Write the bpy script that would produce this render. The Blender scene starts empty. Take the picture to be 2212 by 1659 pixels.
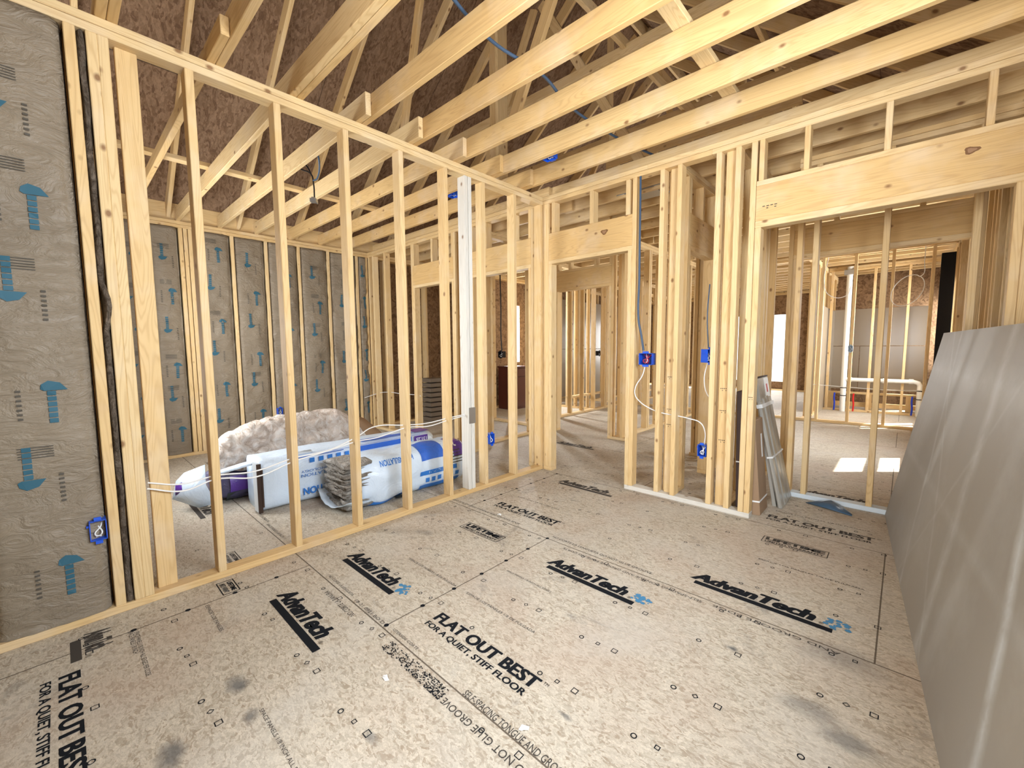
import bpy, bmesh, math, random
from mathutils import Vector, Matrix, noise, Euler
R=math.radians
random.seed(7)
SC=bpy.context.scene
COL=SC.collection
# ------------------------------------------------------------------ camera
cam_d=bpy.data.cameras.new('camera'); cam=bpy.data.objects.new('camera',cam_d); COL.objects.link(cam); SC.camera=cam
cam_d.sensor_fit='HORIZONTAL'; cam_d.sensor_width=36.0; cam_d.lens=910.56/2212*36.0; cam_d.clip_start=.02; cam_d.clip_end=200
yaw,pitch,roll=-0.7502,-0.0863,-0.0071
fw=Vector((math.sin(yaw)*math.cos(pitch),math.cos(yaw)*math.cos(pitch),math.sin(pitch)))
rt=Vector((math.cos(yaw),-math.sin(yaw),0)); up=rt.cross(fw)
r2=rt*math.cos(roll)+up*math.sin(roll); u2=-rt*math.sin(roll)+up*math.cos(roll)
cam.matrix_world=Matrix.Translation((2.7289,-3.3993,1.2756))@Matrix((r2,u2,-fw)).transposed().to_4x4()
# ------------------------------------------------------------------ world, sun, light, exposure
SC.view_settings.view_transform='Standard'; SC.view_settings.look='None'; SC.view_settings.gamma=1.0
SC.view_settings.use_curve_mapping=False; SC.view_settings.exposure=0.66
w=bpy.data.worlds.new('daylight'); SC.world=w; w.use_nodes=True
bg=w.node_tree.nodes['Background']; bg.inputs[0].default_value=(.86,.93,1,1); bg.inputs[1].default_value=1.7
def lamp(name,kind,loc,direction,energy,color=(1,1,1),sx=1,sy=1):
    d=bpy.data.lights.new(name,kind); o=bpy.data.objects.new(name,d); COL.objects.link(o)
    o.location=loc; o.rotation_euler=Vector(direction).to_track_quat('-Z','Y').to_euler(); d.energy=energy; d.color=color
    if kind=='AREA': d.shape='RECTANGLE'; d.size=sx; d.size_y=sy
    return o
e=R(58); sun=lamp('sun','SUN',(8,8,8),(-.75*math.cos(e),-.66*math.cos(e),-math.sin(e)),9.0,(1,.95,.86)); sun.data.angle=R(.6)
WIN_Z=(.75,2.25)
lamp('window_daylight_front','AREA',(2.45,-5.6,1.35),(-.22,1,.30),135,(.97,.98,1),1.3,1.5)
lamp('window_daylight_right','AREA',(3.42,-2.3,1.95),(-1,-.02,-.10),92,(.84,.92,1),1.5,.85)
lamp('window_daylight_left_room','AREA',(-1.9,-3.55,1.5),(.15,1,.22),80,(.95,.98,1),1.3,1.4)
lamp('window_daylight_far_right','AREA',(3.55,5.95,1.5),(-1,-.55,0),110,(1,.98,.95),1.0,1.4)
lamp('window_daylight_far_right_back','AREA',(3.55,8.4,1.6),(-1,0,0),60,(1,.98,.95),1.2,1.2)
lamp('window_daylight_kitchen','AREA',(3.5,3.1,1.6),(-1,-.1,-.25),75,(.92,.96,1),.78,1.25)
lamp('window_daylight_far_left','AREA',(-3.8,3.56,1.6),(1,-.1,0),100,(.96,.98,1),.3,1.2)
lamp('window_daylight_far_end','AREA',(-.6,10.9,1.5),(0,-1,0),90,(1,.98,.95),2.4,1.5)
# ------------------------------------------------------------------ materials
def M(name,base=(.8,.8,.8),rough=.7,metal=0,spec=.3):
    m=bpy.data.materials.new(name); m.use_nodes=True; b=m.node_tree.nodes['Principled BSDF']
    b.inputs['Base Color'].default_value=(*base,1); b.inputs['Roughness'].default_value=rough
    b.inputs['Metallic'].default_value=metal; b.inputs['Specular IOR Level'].default_value=spec
    return m
class NT:
    def __init__(s,m): s.t=m.node_tree; s.b=s.t.nodes['Principled BSDF']
    def n(s,k,**kw):
        x=s.t.nodes.new(k)
        for a,v in kw.items(): setattr(x,a,v)
        return x
    def l(s,a,b): s.t.links.new(a,b)
    def mathn(s,op,a,b=None,c=None):
        x=s.n('ShaderNodeMath',operation=op)
        for i,v in enumerate((a,b,c)):
            if v is None: continue
            if hasattr(v,'is_linked') or hasattr(v,'links'): s.l(v,x.inputs[i])
            else: x.inputs[i].default_value=v
        return x.outputs[0]
    def ramp(s,f,stops):
        x=s.n('ShaderNodeValToRGB'); s.l(f,x.inputs[0]); el=x.color_ramp.elements
        while len(el)<len(stops): el.new(.5)
        for i,(p,c) in enumerate(stops): el[i].position=p; el[i].color=(*c,1) if len(c)==3 else c
        return x.outputs[0]
    def mix(s,f,a,b,mode='MIX'):
        x=s.n('ShaderNodeMix',data_type='RGBA',blend_type=mode)
        for i,v in ((0,f),(6,a),(7,b)):
            if hasattr(v,'links'): s.l(v,x.inputs[i])
            else: x.inputs[i].default_value=v if i==0 else (*v,1)
        return x.outputs[2]
    def noise(s,vec,scale,detail=3,rough=.5,dist=0):
        x=s.n('ShaderNodeTexNoise'); s.l(vec,x.inputs['Vector']); x.inputs['Scale'].default_value=scale
        x.inputs['Detail'].default_value=detail; x.inputs['Roughness'].default_value=rough; x.inputs['Distortion'].default_value=dist
        return x.outputs['Fac']
    def mapping(s,vec,scale=(1,1,1),loc=(0,0,0),rot=(0,0,0)):
        x=s.n('ShaderNodeMapping'); s.l(vec,x.inputs[0]); x.inputs['Scale'].default_value=scale; x.inputs['Location'].default_value=loc; x.inputs['Rotation'].default_value=rot
        return x.outputs[0]
    def bump(s,h,strength=.3,dist=.01):
        x=s.n('ShaderNodeBump'); s.l(h,x.inputs['Height']); x.inputs['Strength'].default_value=strength; x.inputs['Distance'].default_value=dist
        s.l(x.outputs[0],s.b.inputs['Normal'])
def wood(name,axis,pale=(.75,.59,.34),tan=(.64,.42,.175),grain=(.46,.27,.11),wide=False):
    m=M(name,pale,.62,0,.25); t=NT(m)
    co=t.n('ShaderNodeTexCoord').outputs['Object']; oi=t.n('ShaderNodeObjectInfo').outputs['Random']
    off=t.n('ShaderNodeCombineXYZ')
    for i in range(3): t.l(t.mathn('MULTIPLY',oi,(37.,91.,53.)[i]),off.inputs[i])
    va=t.n('ShaderNodeVectorMath',operation='ADD'); t.l(co,va.inputs[0]); t.l(off.outputs[0],va.inputs[1]); v=va.outputs[0]
    sc=[14,14,14]; sc[axis]=.9; g=t.mapping(v,tuple(sc))
    n1=t.noise(g,1.6 if wide else 2.2,4,.6,1.2)
    wv=t.n('ShaderNodeMath',operation='SINE'); t.l(t.mathn('MULTIPLY',t.noise(t.mapping(v,tuple(.55*k for k in sc)),1.3,2,.4,.8),60.),wv.inputs[0])
    ring=t.mathn('POWER',t.mathn('ABSOLUTE',wv.outputs[0]),6.0)
    tone=t.mathn('FRACT',t.mathn('MULTIPLY',oi,17.3))
    c=t.mix(t.mathn('ADD',t.mathn('MULTIPLY',tone,.45),t.mathn('MULTIPLY',n1,.55)),pale,tan)
    c=t.mix(t.mathn('MULTIPLY',ring,.34),c,grain)
    blot=t.noise(t.mapping(v,(3,3,3)),1.0,3,.6)
    c=t.mix(t.mathn('MULTIPLY',t.ramp(blot,[(.5,(0,0,0)),(.75,(1,1,1))]),.3),c,(.74,.66,.54))
    ks=[15,15,15]; ks[axis]=10
    vo=t.n('ShaderNodeTexVoronoi',feature='F1'); t.l(t.mapping(v,tuple(ks)),vo.inputs['Vector']); vo.inputs['Scale'].default_value=1; vo.inputs['Randomness'].default_value=1
    sc_=t.n('ShaderNodeSeparateColor'); t.l(vo.outputs['Color'],sc_.inputs[0])
    gate=t.mathn('GREATER_THAN',sc_.outputs[0],.86)
    kn=t.mathn('MULTIPLY',gate,t.ramp(vo.outputs['Distance'],[(.10,(1,1,1)),(.17,(.45,.45,.45)),(.24,(0,0,0))]))
    c=t.mix(t.mathn('MULTIPLY',kn,.85),c,(.20,.09,.035))
    fn=t.noise(t.mapping(v,tuple(6*k for k in sc)),2,2,.5)
    c=t.mix(t.mathn('MULTIPLY',t.ramp(fn,[(.58,(0,0,0)),(.75,(1,1,1))]),.18),c,grain)
    t.l(c,t.b.inputs['Base Color']); t.bump(n1,.25,.004)
    return m
WOOD=[wood('pine_x',0),wood('pine_y',1),wood('pine_z',2)]
WHITEWOOD=[wood('whitewood_%s'%'xyz'[i],i,(.70,.69,.64),(.62,.59,.53),(.45,.42,.36)) for i in range(3)]
HDR=[wood('header_pine_%s'%'xyz'[i],i,(.72,.53,.26),(.59,.37,.145),(.42,.24,.10),True) for i in range(3)]
def osb(name,a,b,c_,scale=1,rough=.8,flake_ax=(1,2.2,1)):
    m=M(name,a,rough,0,.25); t=NT(m); co=t.n('ShaderNodeTexCoord').outputs['Object']
    vm=t.mapping(co,flake_ax)
    vd=t.n('ShaderNodeVectorMath',operation='ADD'); nz=t.n('ShaderNodeTexNoise'); t.l(vm,nz.inputs['Vector']); nz.inputs['Scale'].default_value=5*scale; nz.inputs['Detail'].default_value=4
    sm=t.n('ShaderNodeVectorMath',operation='SCALE'); t.l(nz.outputs['Color'],sm.inputs[0]); sm.inputs['Scale'].default_value=.35/scale
    t.l(vm,vd.inputs[0]); t.l(sm.outputs[0],vd.inputs[1])
    v1=t.n('ShaderNodeTexVoronoi',feature='F1'); t.l(vd.outputs[0],v1.inputs['Vector']); v1.inputs['Scale'].default_value=26*scale
    sp=t.n('ShaderNodeSeparateColor'); t.l(v1.outputs['Color'],sp.inputs[0])
    c=t.ramp(sp.outputs[0],[(0,c_),(.3,a),(.62,b),(1,tuple(min(1,k*1.12) for k in b))])
    n2=t.noise(vm,38*scale,5,.7,1.5)
    c=t.mix(t.mathn('MULTIPLY',t.ramp(n2,[(.42,(1,1,1)),(.56,(0,0,0))]),.42),c,tuple(k*.62 for k in a))
    n3=t.noise(vm,13*scale,4,.6,2)
    c=t.mix(t.mathn('MULTIPLY',t.ramp(n3,[(.53,(0,0,0)),(.66,(1,1,1))]),.45),c,tuple(min(1,k*1.25) for k in b))
    return m,t,c,co
SMUDGES=[(.925,-3.02,.06,.8),(1.124,-3.02,.05,.7),(1.105,-3.25,.09,.75),(1.51,-2.78,.05,.6),(2.66,-1.75,.10,.6),(2.55,-1.68,.12,.5),(2.256,-1.54,.03,.9),(1.92,-2.28,.03,.7),(.35,-1.75,.08,.35),(2.60,-1.3,.2,.4)]
FLOOR,t,c,co=osb('subfloor_strand_board',(.47,.415,.33),(.56,.505,.415),(.35,.285,.21),2.5,.66,(1.0,1.7,1))
n=t.noise(co,1.3,4,.6,.5); c=t.mix(t.mathn('MULTIPLY',t.ramp(n,[(.47,(0,0,0)),(.66,(1,1,1))]),.38),c,(.42,.31,.24))
n=t.noise(co,2.1,4,.6,.3); c=t.mix(t.mathn('MULTIPLY',t.ramp(n,[(.5,(0,0,0)),(.68,(1,1,1))]),.35),c,(.56,.54,.49))
n=t.noise(t.mapping(co,(1,1,1),(4,7,0)),3.0,6,.72,.8); c=t.mix(t.mathn('MULTIPLY',t.ramp(n,[(.6,(0,0,0)),(.74,(1,1,1))]),.65),c,(.19,.18,.17))
n=t.noise(t.mapping(co,(3,14,1),(1,2,0)),3.0,5,.75,.4); c=t.mix(t.mathn('MULTIPLY',t.ramp(n,[(.58,(0,0,0)),(.72,(1,1,1))]),.45),c,(.24,.18,.13))
wob=t.n('ShaderNodeTexNoise'); t.l(co,wob.inputs['Vector']); wob.inputs['Scale'].default_value=9; wob.inputs['Detail'].default_value=4
ws=t.n('ShaderNodeVectorMath',operation='MULTIPLY_ADD'); t.l(wob.outputs['Color'],ws.inputs[0]); ws.inputs[1].default_value=(.12,.09,0); t.l(co,ws.inputs[2])
for sx,sy,sr,sk in SMUDGES:
    dn=t.n('ShaderNodeVectorMath',operation='DISTANCE'); t.l(t.mapping(ws.outputs[0],(1,1.8,0),(0,0,0)),dn.inputs[0]); dn.inputs[1].default_value=(sx+.06,(sy+.045)*1.8,0)
    c=t.mix(t.mathn('MULTIPLY',t.ramp(dn.outputs['Value'],[(sr*.25,(1,1,1)),(sr,(0,0,0))]),sk),c,(.10,.105,.11))
br=t.n('ShaderNodeTexBrick'); t.l(t.mapping(co,(1,1,1),(-.215,.03,0)),br.inputs['Vector']); br.offset=.669; br.offset_frequency=2
for k,v in (('Scale',1),('Mortar Size',.0036),('Mortar Smooth',.3),('Brick Width',2.49),('Row Height',1.22),('Bias',0)): br.inputs[k].default_value=v
c=t.mix(t.mathn('MULTIPLY',br.outputs['Fac'],.85),c,(.07,.05,.035)); t.l(c,t.b.inputs['Base Color'])
hh=t.mathn('SUBTRACT',t.mathn('MULTIPLY',t.noise(co,60,3),.25),br.outputs['Fac']); t.bump(hh,.35,.004)
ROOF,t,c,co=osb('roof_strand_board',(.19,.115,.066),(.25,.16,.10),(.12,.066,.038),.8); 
br=t.n('ShaderNodeTexBrick'); t.l(co,br.inputs['Vector'])
for k,v in (('Scale',1),('Mortar Size',.004),('Brick Width',2.44),('Row Height',1.22)): br.inputs[k].default_value=v
c=t.mix(t.mathn('MULTIPLY',br.outputs['Fac'],.8),c,(.05,.03,.02)); t.l(c,t.b.inputs['Base Color'])
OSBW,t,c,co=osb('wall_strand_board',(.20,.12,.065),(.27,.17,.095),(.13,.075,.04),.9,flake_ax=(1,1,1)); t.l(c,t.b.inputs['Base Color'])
def kraft_mat():
    m=M('kraft_facing',(.36,.285,.20),.5,0,.4); t=NT(m); co=t.n('ShaderNodeTexCoord').outputs['Object']
    n1=t.noise(co,1.8,3); c=t.mix(n1,(.17,.135,.095),(.29,.235,.165))
    n2=t.noise(t.mapping(co,(1,1,3)),5,5,.65,2.0)
    c=t.mix(t.mathn('MULTIPLY',t.ramp(n2,[(.55,(0,0,0)),(.7,(1,1,1))]),.3),c,(.33,.285,.22))
    t.l(c,t.b.inputs['Base Color'])
    n3=t.noise(t.mapping(co,(1,1,2.2),rot=(.5,.2,0)),7,4,.6,2.5); t.bump(n3,.55,.03); return m
KRAFT=kraft_mat()
PRINT=M('blue_print_ink',(.03,.11,.16),.6); PRINTD=M('faded_print_ink',(.085,.075,.06),.7)
def fluff(name,a,b,d,sc=14):
    m=M(name,a,.95,0,.05); t=NT(m); co=t.n('ShaderNodeTexCoord').outputs['Object']
    n1=t.noise(co,sc,6,.7,2.2); n2=t.noise(co,sc*.3,3,.6,1)
    c=t.ramp(n1,[(.32,d),(.47,a),(.62,b)]); c=t.mix(t.mathn('MULTIPLY',n2,.5),c,a); t.l(c,t.b.inputs['Base Color']); t.bump(n1,1.0,.05); return m
FIBER=fluff('fibreglass_wool',(.72,.62,.54),(.92,.88,.84),(.40,.28,.20),9)
FIBERG=fluff('grey_batt_ends',(.47,.43,.38),(.78,.75,.70),(.22,.19,.16),20)
FIBERD=fluff('dark_wall_wool',(.20,.155,.115),(.34,.28,.22),(.08,.06,.045),16)
def plastic(name,c0,rough=.28):
    m=M(name,c0,rough,0,.5); t=NT(m); co=t.n('ShaderNodeTexCoord').outputs['Object']
    n1=t.noise(t.mapping(co,(2,1,1)),6,4,.6,2.5); t.bump(n1,.5,.02); return m
BAG=plastic('white_bag_plastic',(.66,.78,.92)); BAGB=plastic('blue_bag_plastic',(.03,.14,.62)); BAGP=plastic('purple_bag_plastic',(.10,.035,.30))
BAGD=plastic('violet_bag_plastic_shaded',(.07,.065,.13)); BAGL=M('blue_bag_ink',(.04,.20,.62),.35); BAGW=M('white_bag_ink',(.85,.88,.92),.4); BAGC=M('charcoal_lining_and_shade',(.05,.06,.06),.7)
INK=M('black_floor_ink',(.010,.012,.016),.8,0,.1); INKF=M('faded_floor_ink',(.065,.058,.052),.8,0,.1); INKB=M('blue_spray_ink',(.06,.22,.40),.6)
BOXB=M('electrical_box_blue',(.01,.09,.62),.35,0,.5); BOXIN=M('electrical_box_inside',(.004,.02,.16),.5); BOXK=M('electrical_box_black',(.01,.01,.012),.4)
BOXG=M('electrical_box_grey',(.30,.38,.44),.4)
CABW=M('white_cable',(.80,.80,.78),.4); CABB=M('blue_grey_cable',(.05,.085,.14),.4); CABK=M('black_cable',(.012,.012,.014),.4); CABR=M('red_wire',(.5,.02,.03),.4)
STEEL=M('galvanised_steel',(.42,.43,.44),.35,.9); PVC=M('white_pvc',(.80,.80,.77),.35); PEXB=M('blue_tubing',(.02,.05,.45),.4); PEXR=M('red_tubing',(.6,.02,.02),.4)
CARD=M('cardboard',(.33,.22,.135),.75); CARDD=M('dark_cardboard',(.075,.05,.045),.7); TRIMM=M('silver_grey_wrap',(.42,.41,.37),.26,.25,.6)
OLDW=M('weathered_grey_wood',(.20,.16,.12),.8); DARKWOOD=M('dark_stained_wood',(.075,.02,.012),.35); BLUEFILM=M('blue_plastic_film',(.06,.12,.20),.35,0,.5); SILLW=M('pale_blue_primed_plate',(.62,.70,.76),.55)
TAPE=M('white_tape',(.8,.82,.82),.4); LABELR=M('red_sticker',(.5,.03,.03),.5); BLACKPAPER=M('black_housewrap',(.004,.004,.006),.8)
def board_mat():
    m=M('drywall_back_paper',(.37,.345,.30),.55,0,.3); t=NT(m); co=t.n('ShaderNodeTexCoord').outputs['Object']
    n1=t.noise(co,1.2,3); c=t.mix(n1,(.30,.295,.285),(.35,.32,.265))
    sx=t.n('ShaderNodeSeparateXYZ'); t.l(co,sx.inputs[0]); x,z=sx.outputs[0],sx.outputs[2]
    nn=t.noise(co,5,4,.7)
    def band(v,pos,wd,k):
        d=t.mathn('ABSOLUTE',t.mathn('SUBTRACT',v,pos)); f=t.ramp(d,[(0,(1,1,1)),(wd,(0,0,0))])
        return t.mathn('MULTIPLY',t.mathn('MULTIPLY',f,k),t.ramp(nn,[(.35,(.25,.25,.25)),(.6,(1,1,1))]))
    n2=t.mathn('MULTIPLY',t.mathn('SUBTRACT',t.noise(co,2.2,3),.5),.10)
    def sl(k): return t.mathn('ADD',t.mathn('ADD',x,t.mathn('MULTIPLY',z,k)),n2)
    for v,pos,wd,k in ((sl(.39),1.15,.035,.35),(sl(.13),1.80,.075,.45),(sl(.45),2.69,.05,.85),(z,1.13,.09,.30),(z,.55,.04,.16),(sl(1.1),1.9,.03,.22),(sl(-.8),1.0,.025,.18)):
        c=t.mix(band(v,pos,wd,k),c,(.60,.64,.66))
    c=t.mix(t.mathn('MULTIPLY',t.ramp(t.noise(co,1.6,5,.7),[(.5,(0,0,0)),(.7,(1,1,1))]),.3),c,(.47,.48,.47))
    t.l(c,t.b.inputs['Base Color']); return m
SHEET=board_mat(); PANEL=M('grey_panel_paper',(.33,.28,.215),.22,0,.5); PANELB=M('grey_panel_dark',(.22,.21,.21),.6)
GROUND=M('bare_ground',(.42,.36,.29),.9)
# ------------------------------------------------------------------ object helpers
def link(o,parent=None):
    COL.objects.link(o)
    if parent is not None:
        o.parent=parent; o.matrix_parent_inverse=Matrix.Translation(-Vector(parent['_base']))
    return o
def empty(name,loc=(0,0,0)):
    o=bpy.data.objects.new(name,None); COL.objects.link(o); o.location=loc; o['_base']=tuple(loc); o.empty_display_size=.1; return o
def tag(o,label,cat,group=None):
    o['label']=label; o['category']=cat; o['kind']='thing'
    if group: o['group']=group
    return o
def structure(o,label=None):
    o['kind']='structure'
    if label: o['label']=label
    return o
_cache={}
def chbox(dx,dy,dz,b=.003):
    k=(round(dx,4),round(dy,4),round(dz,4),b)
    if k in _cache: return _cache[k]
    bm=bmesh.new(); bmesh.ops.create_cube(bm,size=1)
    bmesh.ops.scale(bm,vec=(dx,dy,dz),verts=bm.verts)
    if b: bmesh.ops.bevel(bm,geom=bm.edges[:],offset=min(b,min(dx,dy,dz)*.3),segments=1,affect='EDGES')
    me=bpy.data.meshes.new('board'); bm.to_mesh(me); bm.free(); _cache[k]=me; return me
def board(name,x0,x1,y0,y1,z0,z1,mats=WOOD,parent=None,b=.003,rot=None):
    d=(x1-x0,y1-y0,z1-z0); ax=max(range(3),key=lambda i:d[i])
    me=chbox(*d,b)
    m=mats[ax] if isinstance(mats,list) else mats
    key=(me.name,m.name)
    if key in _cache: me2=_cache[key]
    else:
        me2=me.copy(); me2.materials.clear(); me2.materials.append(m); _cache[key]=me2
    o=bpy.data.objects.new(name,me2); o.location=((x0+x1)/2,(y0+y1)/2,(z0+z1)/2)
    if rot: o.rotation_euler=rot
    return link(o,parent)
def member(name,p,q,w_,t_,mats=WOOD,parent=None,upv=(0,0,1)):
    """a board from p to q; width w_ lies in the plane of the axis and upv, thickness t_ across"""
    p,q=Vector(p),Vector(q); a=(q-p); L=a.length; a.normalize(); s=a.cross(Vector(upv)).normalized(); u=s.cross(a)
    me=chbox(L,t_,w_); m=mats[0] if isinstance(mats,list) else mats; key=(me.name,m.name)
    if key not in _cache:
        me2=me.copy(); me2.materials.clear(); me2.materials.append(m); _cache[key]=me2
    o=bpy.data.objects.new(name,_cache[key]); o.matrix_world=Matrix.Translation((p+q)/2)@Matrix((a,-s,u)).transposed().to_4x4()
    return link(o,parent)
def mesh_obj(name,bm,mats,parent=None,smooth=False,loc=None):
    me=bpy.data.meshes.new(name); bm.to_mesh(me); bm.free()
    for m in (mats if isinstance(mats,(list,tuple)) else [mats]): me.materials.append(m)
    if smooth:
        for p in me.polygons: p.use_smooth=True
    o=bpy.data.objects.new(name,me)
    if loc: o.location=loc
    return link(o,parent)
def curve_mesh(name,cu):
    t_=bpy.data.objects.new('t',cu); COL.objects.link(t_); dg=bpy.context.evaluated_depsgraph_get(); dg.update()
    me=bpy.data.meshes.new_from_object(t_.evaluated_get(dg)); bpy.data.objects.remove(t_); bpy.data.curves.remove(cu)
    for q in me.polygons: q.use_smooth=True
    return bpy.data.objects.new(name,me)
def tube(name,pts,r,mat,parent=None,smooth=True,res=3):
    cu=bpy.data.curves.new(name,'CURVE'); cu.dimensions='3D'; cu.bevel_depth=r; cu.bevel_resolution=res; cu.use_fill_caps=True
    sp=cu.splines.new('BEZIER' if smooth else 'POLY')
    if smooth:
        sp.bezier_points.add(len(pts)-1)
        for b_,p in zip(sp.bezier_points,pts): b_.co=p; b_.handle_left_type=b_.handle_right_type='AUTO'
        sp.resolution_u=8
    else:
        sp.points.add(len(pts)-1)
        for b_,p in zip(sp.points,pts): b_.co=(*p,1)
    cu.materials.append(mat); return link(curve_mesh(name,cu),parent)
_tc={}
def text_geo(s,off=0.0,shear=0.0):
    k=(s,off,shear)
    if k in _tc: return _tc[k]
    cu=bpy.data.curves.new('t','FONT'); cu.body=s; cu.size=1; cu.offset=off; cu.shear=shear; cu.resolution_u=3; cu.fill_mode='BOTH'
    o=bpy.data.objects.new('t',cu); COL.objects.link(o); dg=bpy.context.evaluated_depsgraph_get(); dg.update()
    me=bpy.data.meshes.new_from_object(o.evaluated_get(dg)); vs=[v.co.copy() for v in me.vertices]; fs=[list(p.vertices) for p in me.polygons]
    bpy.data.objects.remove(o); bpy.data.curves.remove(cu); bpy.data.meshes.remove(me)
    x0=min(v.x for v in vs); x1=max(v.x for v in vs); y0=min(v.y for v in vs); y1=max(v.y for v in vs)
    _tc[k]=([((v.x-x0)/(x1-x0),(v.y-y0)/(y1-y0)) for v in vs],fs); return _tc[k]
def add_text(bm,s,fn,mi=0,off=0.0,shear=0.0):
    """fn maps (u,v) in 0..1 to a 3D point"""
    uv,fs=text_geo(s,off,shear); vs=[bm.verts.new(fn(u,v)) for u,v in uv]
    for f in fs:
        try: bm.faces.new([vs[i] for i in f]).material_index=mi
        except ValueError: pass
def add_bold(bm,s,fn,mi=0,off=.02,shear=0.,k=.006,kv=.0):
    for d in (-2,-1,0,1,2): add_text(bm,s,(lambda u,v,d=d:Vector(fn(u+k*d,v+kv*d))+Vector((0,0,2e-5*d))),mi,off,shear)
def add_quad(bm,pts,mi=0):
    bm.faces.new([bm.verts.new(p) for p in pts]).material_index=mi
def rect(x0,x1,y0,y1,z): return lambda u,v:(x0+(x1-x0)*u,y0+(y1-y0)*v,z)
exec_parts=[]
# ================================================================== SETTING
H0,H1,H2=2.69,2.728,2.766
GZ=-.9
bm=bmesh.new(); bmesh.ops.create_grid(bm,x_segments=1,y_segments=1,size=40); 
structure(mesh_obj('ground',bm,GROUND,loc=(0,3,GZ)),'bare earth outside the house')
bm=bmesh.new(); bmesh.ops.create_cube(bm,size=1); bmesh.ops.scale(bm,vec=(7.2,16.2,.022),verts=bm.verts); bmesh.ops.translate(bm,vec=(-.2,2.75,-.011),verts=bm.verts)
floor=mesh_obj('floor',bm,FLOOR); floor['_base']=(0,0,0); structure(floor,'strand board subfloor printed with lettering')

def frame(name,axis,f0,f1,s0,s1,studs,openings=(),mats=WOOD,label=None,sill=True,cripples=True,hstyle=1,hm=HDR):
    base=((f0+f1)/2,(s0+s1)/2,0) if axis=='y' else ((s0+s1)/2,(f0+f1)/2,0)
    root=empty(name,base); structure(root,label)
    def P(nm,a,b,z0,z1,m=mats,fa=f0,fb=f1):
        if b-a<.01: return
        return board(nm,fa,fb,a,b,z0,z1,m,root) if axis=='y' else board(nm,a,b,fa,fb,z0,z1,m,root)
    cuts=sorted((o[0],o[1]) for o in openings if o[2]>0); s=s0
    for a,b in cuts:
        if a>s: P('bottom_plate',s,a,0,.038)
        s=b
    if s<s1: P('bottom_plate',s,s1,0,.038)
    P('top_plate',s0,s1,H0,H1-.001); P('top_plate',s0,s1,H1+.001,H2)
    for c in studs: P('stud',c-.019,c+.019,.038,H0)
    for o in openings:
        a,b,zt=o[:3]; rough=o[3] if len(o)>3 else None
        for j in (a-.019,b+.019): P('jack_stud',j-.018,j+.018,.038,zt)
        for j in (a-.057,b+.057): P('stud',j-.019,j+.019,.038,H0)
        P('header_plate',a-.038,b+.038,zt,zt+.038)
        ht=zt+.30
        P('header',a-.038,b+.038,zt+.038,ht if hstyle==1 else ht-.034,hm,f0+.001,f1-.001)
        if hstyle==2: P('header_plate',a-.038,b+.038,ht-.034,ht)
        if rough is None:
            n=max(1,int((b-a)/.4)); rough=[a-.02+.0]+[a+(b-a)*(i+.5)/n for i in range(n)]+[b+.02]
        for c in rough: P('cripple_stud',c-.019,c+.019,ht,H0)
    root['P']=0; root.pop('P'); return root,P
# --- partition with bare studs between the two rooms
wl,P=frame('wall_left','y',-.089,0,-5.2,-.001,[-3.272,-3.203,-3.166,-2.852,-2.443,-2.034,-1.625,-1.221,-.813,-.413,-.019,-3.68,-4.09,-4.5,-4.9],label='open stud partition between the two rooms')
P('backing_board',-3.125,-3.045,.038,H0,WOOD,-.088,-.051)
for c,m in ((-1.012,WHITEWOOD),(-.970,WHITEWOOD)): P('paired_stud',c-.0185,c+.0185,.038,H0,m)
board('nail_guard_plate',0.0,.0025,-1.018,-.945,.62,.76,STEEL,wl,b=0)['label']='grey steel guard plate over cables'
STAMP=M('grade_stamp_ink',(.10,.08,.06),.8)
def stamp_marks(parent,y,x0,x1,zs):
    bm=bmesh.new()
    for z in zs:
        for k in range(4):
            a=x0+(x1-x0)*(.15+.2*k); add_quad(bm,[(a,y,z),(a+(x1-x0)*.13,y,z),(a+(x1-x0)*.13,y,z+.006),(a,y,z+.006)])
            if k%2: add_quad(bm,[(a,y,z-.015),(a+(x1-x0)*.1,y,z-.015),(a+(x1-x0)*.1,y,z-.009),(a,y,z-.009)])
    mesh_obj('grade_stamp',bm,STAMP,parent)
# --- wall with headers, facing the camera
wb,P=frame('wall_back','x',0.002,.091,-3.52,-.092,[-3.49,-3.37,-3.03,-1.30,-.072],[(-2.26,-1.46,2.10),(-1.06,-.20,2.10)],label='framed wall with door openings, left run')
wb2,P=frame('wall_back_right','x',0.001,.089,-.09,3.29,[.018,1.226,1.365,1.652,1.783],[(.108,.931,2.10,[.125,.563,.925]),],label='framed wall with door openings, right run')
for o in [o for o in wb2.children if o.name.startswith(('bottom_plate','top_plate'))]: bpy.data.objects.remove(o)
P('bottom_plate',-.001,.108,0,.038); P('bottom_plate',.931,1.945,0,.038,WHITEWOOD)
P('top_plate',-.09,1.6,H0,H1-.001); P('top_plate',1.6,3.2,H0,H1-.001); P('top_plate',-.2,1.1,H1+.001,H2); P('top_plate',1.1,3.2,H1+.001,H2)
P('stud',1.866,1.903,.038,H0); P('jack_stud',1.9055,1.944,.038,2.10); P('jack_stud',3.10,3.137,.038,2.10); P('stud',3.138,3.175,.038,H0)
P('header_plate',1.905,3.137,2.10,2.145); P('header',1.905,3.137,2.145,2.384,HDR,.002,.088); P('header_plate',1.905,3.137,2.384,2.418)
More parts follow.
